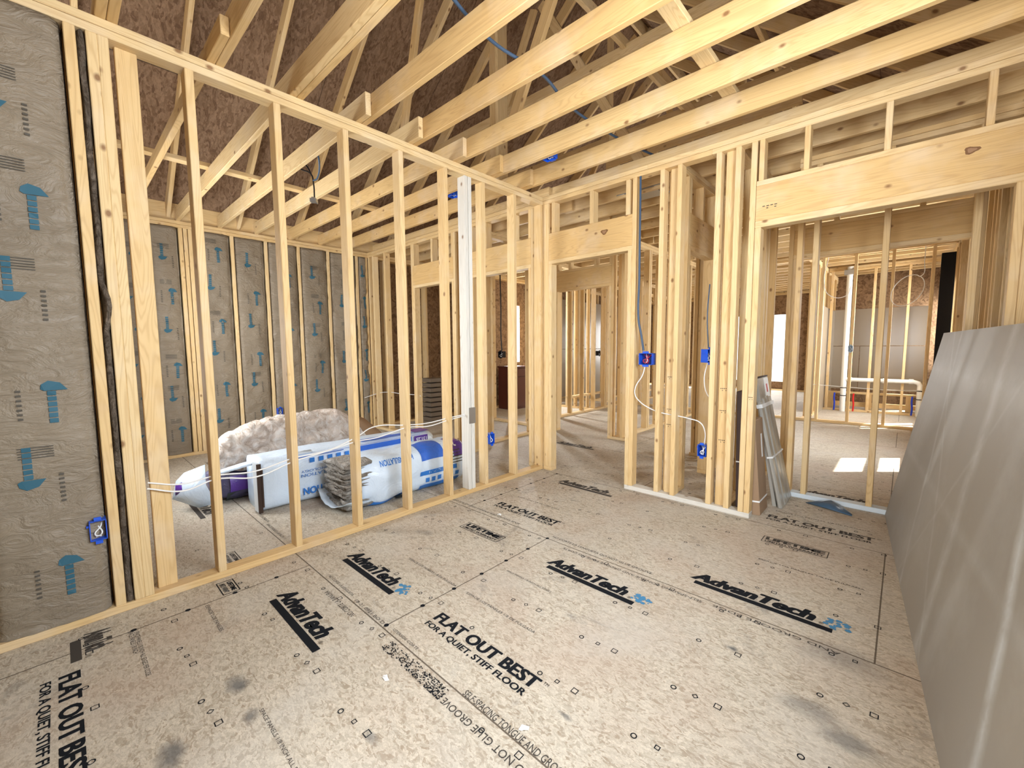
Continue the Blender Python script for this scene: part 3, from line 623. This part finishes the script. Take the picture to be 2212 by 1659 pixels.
sheetm('printed_flap_patch',[[(-1.43,-2.845,.13),(-1.34,-2.80,.17)],[(-1.47,-2.835,.2),(-1.385,-2.785,.245)]],BAGP,po)
o=sheetm('kraft_paper_flap',[[(-1.62,-1.38,.50),(-1.72,-1.22,.55)],[(-1.50,-1.30,.46),(-1.62,-1.13,.50)],[(-1.36,-1.16,.28),(-1.5,-1.0,.34)],[(-1.32,-1.12,.004),(-1.46,-.95,.004)]],CARD)
tag(o,'folded piece of brown kraft paper standing behind the packages','paper')
# ================================================================== FLOOR LETTERING (printed on the subfloor)
ZP=.0012
def logo(x0,x1,yb,mat,label,rx=1,spray=True):
    """heavy slanted word above a dark bar, x0..x1 is the bar, yb its lower edge"""
    L=x1-x0; bm=bmesh.new()
    add_quad(bm,[(x0,yb,ZP),(x1,yb,ZP),(x1,yb+.033,ZP),(x0,yb+.033,ZP)])
    add_bold(bm,'AdvanTech',lambda u,v:(x0-.03+.93*L*u,yb+.042+.088*v,ZP),0,.03,.25,.0042)
    add_text(bm,'\u00ae',lambda u,v:(x0+.91*L+.018*u,yb+.042+.018*v,ZP))
    o=mesh_obj('printed_logo',bm,mat,floor); o['label']=label
    if spray:
        bm=bmesh.new(); rn=random.Random(int(x0*100))
        for i in range(26):
            a=rn.random()*6.28; r=.05*rn.random(); x=x1+.015+r*math.cos(a); y=yb+.08+r*math.sin(a); s=.004+.011*rn.random()
            bm.faces.new([bm.verts.new((x+s*math.cos(q),y+s*math.sin(q)*.8,ZP+.0002+i*2e-5)) for q in (0,1.1,2.2,3.2,4.2,5.3)])
        mesh_obj('spray_mark',bm,INKB,floor)
logo(.433,.97,-2.755,INK,'black logo nearest the camera',spray=False); logo(.30,.833,-2.313,INK,'black logo near the stud partition'); logo(1.264,1.803,-1.55,INK,'black logo in the middle of the floor')
logo(1.955,2.556,-1.14,INK,'black logo near the leaning boards'); logo(.399,.955,-.275,INKF,'small logo before the door opening',spray=False)
logo(.12,.30,-3.45,INKF,'partly hidden logo in the dark corner',spray=False)
logo(-.62,-.05,1.05,INKF,'faded logo in the hall',spray=False); logo(1.1,1.6,1.35,INKF,'faded logo beyond the closet',spray=False); logo(2.12,2.62,.92,INKF,'logo behind the alcove sill',spray=False)
logo(-1.62,-1.1,-2.75,INKF,'faded logo in the left room',spray=False)
def slogan(x0,x1,y0,mat,big=.062,small=.036,gap=.018,label=None):
    L=x1-x0; bm=bmesh.new()
    add_bold(bm,'FLAT OUT BEST',rect(x0,x1,y0,y0+big,ZP),0,.022,0,.0022); add_text(bm,'TM',rect(x1+.012,x1+.035,y0+big*.75,y0+big,ZP))
    add_bold(bm,'FOR A QUIET, STIFF FLOOR',rect(x0+.0,x0+L*.985,y0-gap-small,y0-gap,ZP),0,.012,0,.0010)
    o=mesh_obj('printed_slogan',bm,mat,floor); o['label']=label
slogan(1.16,1.775,-2.277,INK,label='large slogan in the foreground'); slogan(.35,.95,-1.035,INK,.06,.036,.012,'slogan before the door opening')
slogan(2.04,2.646,.135,INKF,label='slogan near the alcove'); slogan(.375,.99,-3.485,INK,label='slogan in the dark lower left corner')
slogan(-3.0,-2.4,-2.3,INKF,label='faded slogan in the left room')
def boxed(x0,x1,y0,y1,mat,label):
    bm=bmesh.new(); w_=.005
    for a,b,c,d in ((x0,x1,y0,y0+w_),(x0,x1,y1-w_,y1),(x0,x0+w_,y0,y1),(x1-w_,x1,y0,y1)): add_quad(bm,[(a,c,ZP),(b,c,ZP),(b,d,ZP),(a,d,ZP)])
    add_bold(bm,'LIFETIME',rect(x0+.02,x1-.02,y0+.045,y1-.012,ZP),0,.03,0,.005); add_bold(bm,'LIMITED WARRANTY',rect(x0+.02,x1-.02,y0+.012,y0+.035,ZP),0,.01,0,.0015)
    o=mesh_obj('printed_warranty_box',bm,mat,floor); o['label']=label
boxed(.455,.825,-1.525,-1.425,INK,'boxed warranty print near the partition'); boxed(2.098,2.452,-.337,-.236,INKF,'boxed warranty print near the leaning boards')
boxed(.045,.20,-2.90,-2.82,INK,'boxed print beside the bottom plate'); boxed(-.32,-.13,-2.80,-2.72,INKF,'boxed print behind the bottom plate')
boxed(-2.3,-2.0,-2.62,-2.52,INKF,'boxed print by the far wall')
bm=bmesh.new()
def line(s,x0,x1,y0,h,flipd=False,off=0.):
    if flipd: add_text(bm,s,lambda u,v:(x1-(x1-x0)*u,y0+h-h*v,ZP),0,off)
    else: add_text(bm,s,rect(x0,x1,y0,y0+h,ZP),0,off)
line('ESPACIE LOS PANELES 1/8 DE PULGADA',.59,1.03,-2.035,.016); line('ESPACIE LOS PANELES 1/8 DE PULGADA',1.12,1.58,-2.035,.016)
line('SPACE PANELS 1/8 INCH ALL EDGES',1.12,1.44,-1.735,.014); line('SPACE PANELS 1/8 INCH ALL EDGES',1.12,1.5,-3.0,.014)
line('SELF-SPACING TONGUE AND GROOVE EDGE',1.597,2.15,-2.468,.028,False,.004)
line('NO CORTE LA LENGUETA',.42,.70,-2.45,.016); line('18-21 0921 BO D',.75,1.02,-2.46,.017); line('UTERSIDE CORTE',1.09,1.28,-2.45,.014)
line('NO CORTE LA RANURA',.56,.86,-2.535,.026,True); line('DO NOT GLUE GROOVE EDGE',1.46,1.98,-2.545,.028,True,.004)
line('SPACE PANELS 1/8 INCH',.215,.42,-3.27,.018); line('ESPACIE LOS PANELES',.24,.52,-2.985,.016); line('SPACE PANELS 1/8 INCH ALL EDGES PER CODE',.24,.62,-3.25,.016)
line('NO CORTE LA LENGUETA DO NOT GLUE GROOVE',1.05,1.75,-1.215,.022); line('SELF-SPACING TONGUE AND GROOVE EDGE NO CORTE',1.2,2.05,-1.30,.02,True); line('AND GROOVE EDGE',2.1,2.6,-1.29,.02,True)
line('SIZED FOR SPACING TONGUE AND GROOVE EDGE',-.02,.75,-1.215,.02); line('SPACE PANELS 1/8 INCH PER CODE',.36,.8,-.80,.014); line('ESPACIE LOS PANELES 1/8 DE PULGADA',2.06,2.62,.30,.016)
line('ESPACIE LOS PANELES 1/8 DE PULGADA',2.15,2.64,-.62,.014); line('SPACE PANELS 1/8 INCH',-.62,-.30,-2.45,.02); line('NO CORTE LA LENGUETA',-.95,-.66,-2.43,.02)
mesh_obj('printed_small_lettering',bm,INKF,floor)
bm=bmesh.new(); rn=random.Random(4)
for i in range(420):   # smeared ink band along the seam
    q=rn.random(); x=1.15+.40*q; y=-2.545+.055*rn.random()**1.3; s=.0015+.004*rn.random()
    add_quad(bm,[(x,y,ZP+i*3e-6),(x+s*1.6,y,ZP+i*3e-6),(x+s*1.6,y+s*.8,ZP+i*3e-6),(x,y+s*.8,ZP+i*3e-6)])
mesh_obj('smeared_ink',bm,INK,floor)
# outline squares, diamonds and rings stamped in rows, and nail heads
bm=bmesh.new()
def stamp(x,y,n,r,rot=0,w_=.28,k=0):
    o_=[bm.verts.new((x+r*math.cos(rot+6.2832*i/n),y+r*math.sin(rot+6.2832*i/n),ZP+.0001)) for i in range(n)]
    i_=[bm.verts.new((x+r*(1-w_)*math.cos(rot+6.2832*i/n),y+r*(1-w_)*math.sin(rot+6.2832*i/n),ZP+.0001)) for i in range(n)]
    for i in range(n): bm.faces.new((o_[i],o_[(i+1)%n],i_[(i+1)%n],i_[i]))
rn=random.Random(9)
for j in range(-12,8):
    y=-.08+j*.305+ (.02 if j%2 else 0)
    for i in range(8):
        x=.12+i*.4064+.015*rn.uniform(-1,1)
        if x>2.72: continue
        stamp(x,y,12,.011,0,.35); 
        if rn.random()<.75: stamp(x+.075,y+.012,4,.012,.785 if rn.random()<.5 else 0,.35)
        if rn.random()<.75: stamp(x+.15,y+.02,4,.017,.785,.25)
for y in [-.2*k-.05 for k in range(17)]:
    stamp(.215 if (y>-1.25 or y<-2.47) else 1.04,y,8,.012,0,.9)
for j in range(-8,-1): stamp(-.35+.02*j,j*.36,4,.013,.785,.3); stamp(-2.0,j*.36,12,.012,0,.3)
mesh_obj('printed_nail_marks',bm,INK,floor)
# ================================================================== CABLES AND ELECTRICAL BOXES
def ebox(loc,rz,label,mat=BOXB,w_=.055,h=.09,d=.07,inside=BOXIN,wires=(CABW,CABW),group=None,cat='electrical box'):
    """open front at local -y"""
    root=empty('electrical_box',loc); root.rotation_euler=(0,0,rz)
    bm=bmesh.new(); t_=.0035
    for cx,cy,cz,sx,sy,sz in ((0,d/2,0,w_,t_,h),(-w_/2,0,0,t_,d,h),(w_/2,0,0,t_,d,h),(0,0,h/2,w_+t_,d,t_),(0,0,-h/2,w_+t_,d,t_)):
        bmesh.ops.create_cube(bm,size=1,matrix=Matrix.Translation((cx,cy,cz))@Matrix.Diagonal((sx,sy,sz,1)))
    for z in (h/2+.009,-h/2-.009): bmesh.ops.create_cube(bm,size=1,matrix=Matrix.Translation((0,-d/2+.004,z))@Matrix.Diagonal((w_*.45,.008,.018,1)))
    for x in (-w_/2-.006,): bmesh.ops.create_cube(bm,size=1,matrix=Matrix.Translation((x,0,h*.25))@Matrix.Diagonal((.01,d*.7,.008,1)))
    def add(nm,b_,m_):
        me=bpy.data.meshes.new(nm); b_.to_mesh(me); b_.free(); me.materials.append(m_); o=bpy.data.objects.new(nm,me); COL.objects.link(o); o.parent=root; return o
    add('shell',bm,mat)
    bm=bmesh.new(); bmesh.ops.create_cube(bm,size=1,matrix=Matrix.Translation((0,d/2-.006,0))@Matrix.Diagonal((w_-.006,.006,h-.006,1))); add('back_panel',bm,inside)
    for i,m_ in enumerate(wires):
        cu=bpy.data.curves.new('wire','CURVE'); cu.dimensions='3D'; cu.bevel_depth=.0028; sp=cu.splines.new('BEZIER'); sp.bezier_points.add(3)
        x=(-.3+.6*i/max(1,len(wires)-1))*w_
        for b_,p in zip(sp.bezier_points,((x,d*.3,h*.42),(x*.2+.006,-d*.1,.01),(-x*.7,-d*.35,-h*.2),(x*.5,-d*.2,-h*.38))): b_.co=p; b_.handle_left_type=b_.handle_right_type='AUTO'
        cu.materials.append(m_); o=curve_mesh('wire',cu); COL.objects.link(o); o.parent=root
    return tag(root,label,cat,group)
ebox((-.012,-3.327,.44),R(90),'blue outlet box at the left edge, set in the dark insulation')
ebox((-.012,-.764,.45),R(90),'blue outlet box low on the stud partition, near the corner')
ebox((-3.50,-1.385,.43),R(90),'blue outlet box between the far insulation batts')
ebox((1.115,.03,1.17),0,'blue switch box with red and white wires, on the wall facing the camera',w_=.115,h=.095,wires=(CABR,CABW,CABR,CABB,CABR))
ebox((1.595,.035,.455),R(0),'blue outlet box low on the wall stub, cables coiled inside',w_=.06,wires=(CABW,CABW,CABW))
ebox((1.60,.045,1.20),R(60),'blue switch box seen edge on, high on the wall stub',h=.10)
ebox((-2.27,1.72,1.16),0,'black switch box in the hall, seen through the studs',BOXK,w_=.11,h=.10,inside=BOXK)
ebox((-1.765,3.95,1.15),R(90),'small dark switch box far beyond the hall door',BOXK)
ebox((2.09,5.16,1.22),0,'small grey switch box on a far stud',BOXG,inside=BOXG,wires=(CABW,))
cb=ebox((.555,-.60,2.83),R(-60),'blue ceiling box between the joists of the near room',w_=.10,h=.06,d=.10); cb.rotation_euler=(R(90),0,R(0))
cb=ebox((-.655,-.60,2.83),R(-60),'blue ceiling box between the joists of the left room',w_=.10,h=.06,d=.10); cb.rotation_euler=(R(90),0,R(0))
tag(tube('cable',[(-.045,-3.135,.606),(-.05,-3.0,.565),(-.045,-2.852,.577),(-.06,-2.65,.555),(-.045,-2.443,.594),(-.07,-2.2,.60),(-.045,-2.034,.655),(-.12,-1.83,.70),(-.045,-1.625,.69),(-.07,-1.4,.672),(-.045,-1.221,.69),(-.045,-1.03,.70)],.0042,CABW),'upper white cable strung through the stud partition','cable')
tag(tube('cable',[(-.03,-3.14,.58),(-.02,-3.0,.535),(-.03,-2.852,.560),(-.04,-2.65,.525),(-.035,-2.443,.575),(-.05,-2.25,.595),(-.035,-2.034,.63),(-.08,-1.83,.625),(-.035,-1.625,.67),(-.05,-1.4,.65),(-.035,-1.221,.675),(-.04,-1.03,.69)],.0042,CABW),'lower white cable strung through the stud partition','cable')
tag(tube('cable',[(1.045,-.012,2.68),(1.048,-.014,2.3),(1.05,-.012,1.85),(1.052,-.014,1.50),(1.075,-.01,1.38),(1.095,.0,1.24)],.009,CABB),'thick blue-grey cable hanging down to the blue switch box','cable')
tag(tube('cable',[(1.10,.03,1.12),(1.08,.02,1.03),(1.03,.0,.93),(1.025,0,.86),(1.06,.02,.80),(1.13,.03,.755),(1.226,.045,.72),(1.365,.05,.705),(1.47,.06,.69),(1.56,.06,.665),(1.60,.05,.60),(1.60,.045,.50)],.0045,CABW),'white cable looping down from the blue switch box','cable')
tag(tube('cable',[(1.60,.05,1.75),(1.59,.05,1.5),(1.605,.05,1.26)],.0045,CABB),'grey cable running down to the high box on the wall stub','cable')
tag(tube('cable',[(1.60,.06,1.15),(1.575,.07,1.02),(1.60,.07,.90),(1.652,.07,.84)],.004,CABW),'short white cable below the high box','cable')
tag(tube('cable',[(-2.30,1.72,2.6),(-2.285,1.72,1.9),(-2.29,1.72,1.5),(-2.27,1.72,1.22)],.010,CABK),'black cable dropping to the hall switch box','cable')
tag(tube('cable',[(-3.50,-.14,.50),(-3.4,.03,.56),(-3.1,.045,.60),(-2.7,.045,.60),(-2.28,.045,.61),(-2.24,.045,.6)],.0045,CABW),'white cable through the studs of the left room, back right corner','cable')
tag(tube('cable',[(1.62,5.24,.62),(2.1,5.24,.60),(2.55,5.24,.585),(2.96,5.24,.60)],.005,CABW),'white cable through the far studs below the pipe','cable')
tag(tube('cable',[(1.05,-2.1,2.98),(1.0,-1.7,2.93),(1.03,-1.3,2.92),(.95,-.9,2.925),(.95,-.5,2.925),(.98,-.1,2.93),(1.05,.3,2.93)],.009,CABB),'dark blue-grey cable lying across the ceiling joists','cable')
tag(tube('cable',[(2.70+.17*math.cos(a)+.05*math.sin(a),5.17,2.07+.22*math.sin(a)) for a in [R(60-15*i) for i in range(25)]]+[(2.86,5.17,2.5),(2.86,5.185,2.69)] if True else [(2.62,5.0,2.5),(2.45,5.0,2.25),(2.33,5.0,1.98),(2.45,5.0,1.80),(2.62,5.0,1.92),(2.68,5.0,2.2),(2.66,5.0,2.5)],.005,CABW),'pale cable hanging in a loop in the far room','cable')
tag(tube('cable',[(1.74,5.185,2.69),(1.70,5.17,2.3),(1.78,5.17,2.08),(1.98,5.17,2.05),(2.05,5.17,2.2)],.005,CABW),'white cable curl by the tall white pipe','cable')
# hanging light wire with a bracket
lf=empty('light_cable',(-1.10,-1.79,2.60)); tag(lf,'hanging black wire with a metal light bracket, left room ceiling','light fitting')
tube('wire',[(-1.10,-1.79,2.58),(-1.105,-1.79,2.70),(-1.12,-1.80,2.78),(-1.22,-1.84,2.84),(-1.30,-1.86,2.89),(-1.24,-1.86,2.92),(-1.15,-1.83,2.86),(-1.10,-1.80,2.76)],.006,CABK,lf)
tube('feed_wire',[(-1.11,-1.79,2.73),(-1.0,-1.80,2.72),(-.86,-1.84,2.80),(-.80,-1.90,2.92)],.007,CABB,lf)
bm=bmesh.new()
for (x,y,z,sx,sy,sz) in ((0,0,0,.10,.022,.02),(.02,0,-.012,.05,.05,.03),(-.05,.0,.0,.03,.01,.03)): bmesh.ops.create_cube(bm,size=1,matrix=Matrix.Translation((-1.10+x*.7,-1.79+y-x*.7,2.565+z))@Matrix.Rotation(R(-40),4,'Z')@Matrix.Diagonal((sx,sy,sz,1)))
mesh_obj('bracket',bm,STEEL,lf)
# recessed light housing between the hall joists
rl=empty('recessed_light_housing',(.74,.68,2.80)); tag(rl,'galvanised recessed light housing between the joists behind the door header','light fitting')
bm=bmesh.new(); bmesh.ops.create_cube(bm,size=1,matrix=Matrix.Translation((.74,.70,2.795))@Matrix.Diagonal((.30,.28,.012,1))); mesh_obj('mounting_plate',bm,STEEL,rl)
bm=bmesh.new(); bmesh.ops.create_cone(bm,cap_ends=True,segments=28,radius1=.08,radius2=.08,depth=.13,matrix=Matrix.Translation((.74,.70,2.867))); mesh_obj('can',bm,STEEL,rl,True)
for y in (.57,.83): tube('hanger_bar',[(.50,y,2.80),(.98,y,2.80)],.006,STEEL,rl,False)
# ================================================================== LEANING BOARDS ON THE RIGHT
sb=empty('leaning_board_stack',(2.68,.75,0)); 
ang=math.atan2(.195,2.452); tilt=math.atan2(.235,1.353); Ls=3.3; Hs=1.374
Mx=Matrix.Translation((2.68,.75,0))@Matrix.Rotation(ang,4,'Z')@Matrix.Rotation(tilt,4,'Y')
# local frame: x along the sheet (towards the camera), y thickness away to the right, z up the sheet
A=Matrix(((0,1,0,0),(-1,0,0,0),(0,0,1,0),(0,0,0,1)))
for k in range(4):
    bm=bmesh.new(); bmesh.ops.create_cube(bm,size=1,matrix=Matrix.Translation((Ls/2,.0067+.0134*k,Hs/2))@Matrix.Diagonal((Ls,.0126,Hs,1)))
    if k==0:
        bmesh.ops.subdivide_edges(bm,edges=bm.edges[:],cuts=1)
    me=bpy.data.meshes.new('sheet'); bm.to_mesh(me); bm.free(); me.materials.append(SHEET)
    o=bpy.data.objects.new('sheet',me); COL.objects.link(o); o.matrix_world=Mx@A@Matrix.Translation((0,0,0.0)); o.parent=sb; o.matrix_parent_inverse=Matrix.Translation((-2.68,-.75,0))
tag(sb,'large grey-brown sheets of drywall leaning against the right side, scuffed white','stack of boards')
# ================================================================== CARTONS IN THE ALCOVE
def lean(name,xb,y0,y1,L,T,xt,mat,label,cat,parts,zrot=0):
    """package standing on the floor at xb, leaning so that its top is at xt"""
    th=math.asin((xb-xt)/L); root=empty(name,(xb,(y0+y1)/2,0)); Wd=y1-y0
    Mr=Matrix.Translation((xb,(y0+y1)/2,T*math.sin(th)*0+.001))@Matrix.Rotation(R(zrot),4,'Z')@Matrix.Rotation(-th,4,'Y')
    def prt(nm,x0,x1,ya,yb,z0,z1,m_,bv=.004):
        me=chbox(x1-x0,yb-ya,z1-z0,bv).copy(); me.materials.clear(); me.materials.append(m_); o=bpy.data.objects.new(nm,me); COL.objects.link(o)
        o.matrix_world=Mr@Matrix.Translation(((x0+x1)/2,(ya+yb)/2,(z0+z1)/2)); o.parent=root; o.matrix_parent_inverse=Matrix.Translation((-xb,-(y0+y1)/2,0)); return o
    for p in parts: prt(*p)
    return tag(root,label,cat)
lean('wrapped_trim_bundle',2.09,.37,.745,.885,.10,1.90,TRIMM,'shiny wrapped bundle of long grey channels leaning in the alcove','bundle',[
  ('channel',-.030,0,-.186,-.10,.0,.86,TRIMM,.010),('channel',-.032,.006,-.095,.0,.0,.875,TRIMM,.014),('channel',-.032,.004,.005,.095,.0,.885,TRIMM,.012),('channel',-.030,0,.10,.186,.0,.87,TRIMM,.010),
  ('tape_band',-.034,.0085,-.189,.189,.40,.412,TAPE,.001),('tape_band',-.034,.0085,-.189,.189,.80,.83,TAPE,.001)])
lean('cardboard_carton',1.995,.11,.345,.74,.10,1.93,CARD,'brown cardboard carton with a white strap, leaning next to the end post','carton',[
  ('carton_body',-.09,0,-.115,.115,0,.72,CARD,.004),('strap',-.091,.002,-.117,.117,.10,.112,TAPE,.0005),('label',.0005,.002,.03,.06,.42,.60,TAPE,.0003)])
lean('tall_grey_carton',2.045,.40,.745,1.06,.07,1.865,CARD,'tall grey carton with a red mark at its top, behind the wrapped bundle','carton',[
  ('carton_body',-.03,-.001,-.17,.17,0,1.03,TRIMM,.004),('white_panel',.0,.0015,.02,.168,.86,1.02,TAPE,.0003),('red_mark',.0018,.003,.07,.11,.90,.97,LABELR,.0003),('dark_edge',-.03,.003,-.17,.17,1.03,1.04,CARDD,.001)],0)
lean('dark_carton',1.862,.11,.33,.93,.045,1.84,CARDD,'dark narrow carton standing between the end studs','carton',[
  ('carton_body',-.04,0,-.10,.10,0,.93,CARDD,.004),('strap',-.041,.001,-.102,.102,.38,.39,TAPE,.0005)])
o=sheetm('plastic_film_scrap',[[(2.20,.655,.006),(2.34,.60,.012),(2.50,.56,.004)],[(2.27,.745,.012),(2.36,.70,.05),(2.50,.585,.006)],[(2.275,.745,.01),(2.41,.735,.02),(2.50,.60,.006)]],BLUEFILM)
tag(o,'crumpled dark blue plastic scrap on the floor before the alcove plate','plastic scrap')
# ================================================================== BATHROOM AND FAR ROOMS
pv=empty('drain_pipes',(2.0,6.9,0)); tag(pv,'white drain pipes forming a long arch in the far bathroom wall','pipes')
yp=6.90
tube('vent_stack',[(1.885,yp,0),(1.885,yp,2.75)],.045,PVC,pv,False); tube('cross_pipe',[(1.885,yp,.62),(2.85,yp,.62),(2.925,yp,.60),(2.95,yp,.54)],.038,PVC,pv,False); tube('drop_pipe',[(2.955,yp,0),(2.955,yp,.57)],.045,PVC,pv,False)
for z in (.45,.30): tube('pipe_clamp',[(1.885,yp,z),(1.885,yp,z+.015)],.05,CABK,pv,False); tube('pipe_clamp',[(2.955,yp,z),(2.955,yp,z+.015)],.05,CABK,pv,False)
for x in (1.95,2.45,2.8): tube('coupling',[(x,yp,.62),(x+.06,yp,.62)],.046,PVC,pv,False)
board('vent_cap',1.80,1.98,yp-.06,yp+.03,2.60,2.69,STEEL,pv)
for x,m_,n_ in ((1.76,PEXB,'blue water tube left of the vertical pipe'),(2.05,PEXR,'red water tube right of the vertical pipe'),(2.86,PEXB,'dark blue water tube by the right drop pipe')):
    tag(tube('water_tube',[(x,6.85,.02),(x+.005,6.85,.15),(x-.005,6.85,.26),(x,6.85,.36)],.014,m_),n_,'tube')
bt=empty('tub_platform',(2.2,7.6,0)); tag(bt,'low timber frame in front of the grey panels','timber frame')
board('top_rail',1.56,2.95,7.4,7.49,.30,.338,WOOD,bt); 
for x in (1.6,2.2,2.78): board('leg',x,x+.09,7.4,7.489,0,.30,WOOD,bt)
board('low_rail',1.56,2.95,7.5,7.538,.04,.13,WOOD,bt)
for i,(x0,x1,z0,z1) in enumerate(((1.56,2.30,1.26,2.02),(2.31,3.03,1.26,2.02),(1.56,2.02,.35,1.25),(2.03,3.03,.35,1.25))):
    o=board('wall_panel',x0,x1,8.0,8.03,z0,z1,PANEL); tag(o,'grey-brown wall panel in the far bathroom, '+['upper left','upper right','lower left','lower right'][i],'panel','bathroom wall panels')
o=board('wall_panel',1.555,1.58,6.3,8.0,.0,2.0,PANEL); tag(o,'grey-brown side panel of the far bathroom','panel')
bm=bmesh.new(); bmesh.ops.create_cube(bm,size=1,matrix=Matrix.Translation((2.35,8.56,1.4))@Matrix.Diagonal((1.6,.02,2.8,1))); structure(mesh_obj('wall_backing_bath',bm,OSBW))
o=board('folded_housewrap',3.04,3.19,5.45,5.5,0.0,2.6,BLACKPAPER); tag(o,'black sheet in the far right corner opening','sheet')
for i,(a,b,c,d) in enumerate(((-1.795,-1.78,2.6,4.5),)): pass
for i,(x0,x1,y,z0,z1) in enumerate(((-3.515,-3.49,4.9,0.04,1.22),(-3.515,-3.49,4.9,1.23,2.44))):
    o=board('hall_panel',x0,x1,y,y+3.0,z0,z1,PANEL); tag(o,'large grey panel seen through the hall door, '+('lower' if i==0 else 'upper'),'panel','panels beyond the hall door')
board('block_rail',-2.0,-1.91,3.2,4.6,.30,.338,WOOD,None)['kind']='structure'; bpy.data.objects['block_rail'].name='trim_2'
cabn=empty('cabinet',(-3.28,3.08,0)); tag(cabn,'dark stained cabinet far beyond the hall','cabinet')
board('body',-3.49,-3.12,2.86,3.30,0,.86,DARKWOOD,cabn); board('door',-3.119,-3.10,2.88,3.28,.05,.66,DARKWOOD,cabn); board('drawer',-3.119,-3.10,2.88,3.28,.68,.84,DARKWOOD,cabn); board('worktop',-3.50,-3.08,2.84,3.32,.861,.89,DARKWOOD,cabn)
for k in range(9):
    o=board('stacked_plank',-3.50,-3.22,.93,1.22,.006+.085*k,.07+.085*k,OLDW); tag(o,'dark weathered plank in the far stack, '+['bottom','second','third','fourth','fifth','sixth','seventh','eighth','top'][k]+' of the stack','plank','planks stacked in the far room')
# offcuts and debris
for i,(x,y,r_) in enumerate(((.52,-1.18,.4),(1.86,-2.42,1.1),(1.32,-2.62,.2))):
    bm=bmesh.new(); n=7
    ps=[(.010*(1+.3*math.sin(k*2.3+i))*math.cos(6.283*k/n)*1.6,.010*(1+.3*math.cos(k*3.1))*math.sin(6.283*k/n)) for k in range(n)]
    vs=[bm.verts.new((x+a*math.cos(r_)-b*math.sin(r_),y+a*math.sin(r_)+b*math.cos(r_),.003+.004*((k*7)%3)/2)) for k,(a,b) in enumerate(ps)]
    bm.faces.new(vs); o=mesh_obj('paper_scrap',bm,TAPE); o.modifiers.new('t','SOLIDIFY').thickness=.002
    tag(o,['white scrap of paper beside the slogan near the partition','crumpled white scrap right of the large slogan','small white scrap left of the large slogan'][i],'scrap')
for o in bpy.data.objects:
    if '_base' in o: del o['_base']
bpy.context.view_layer.update()
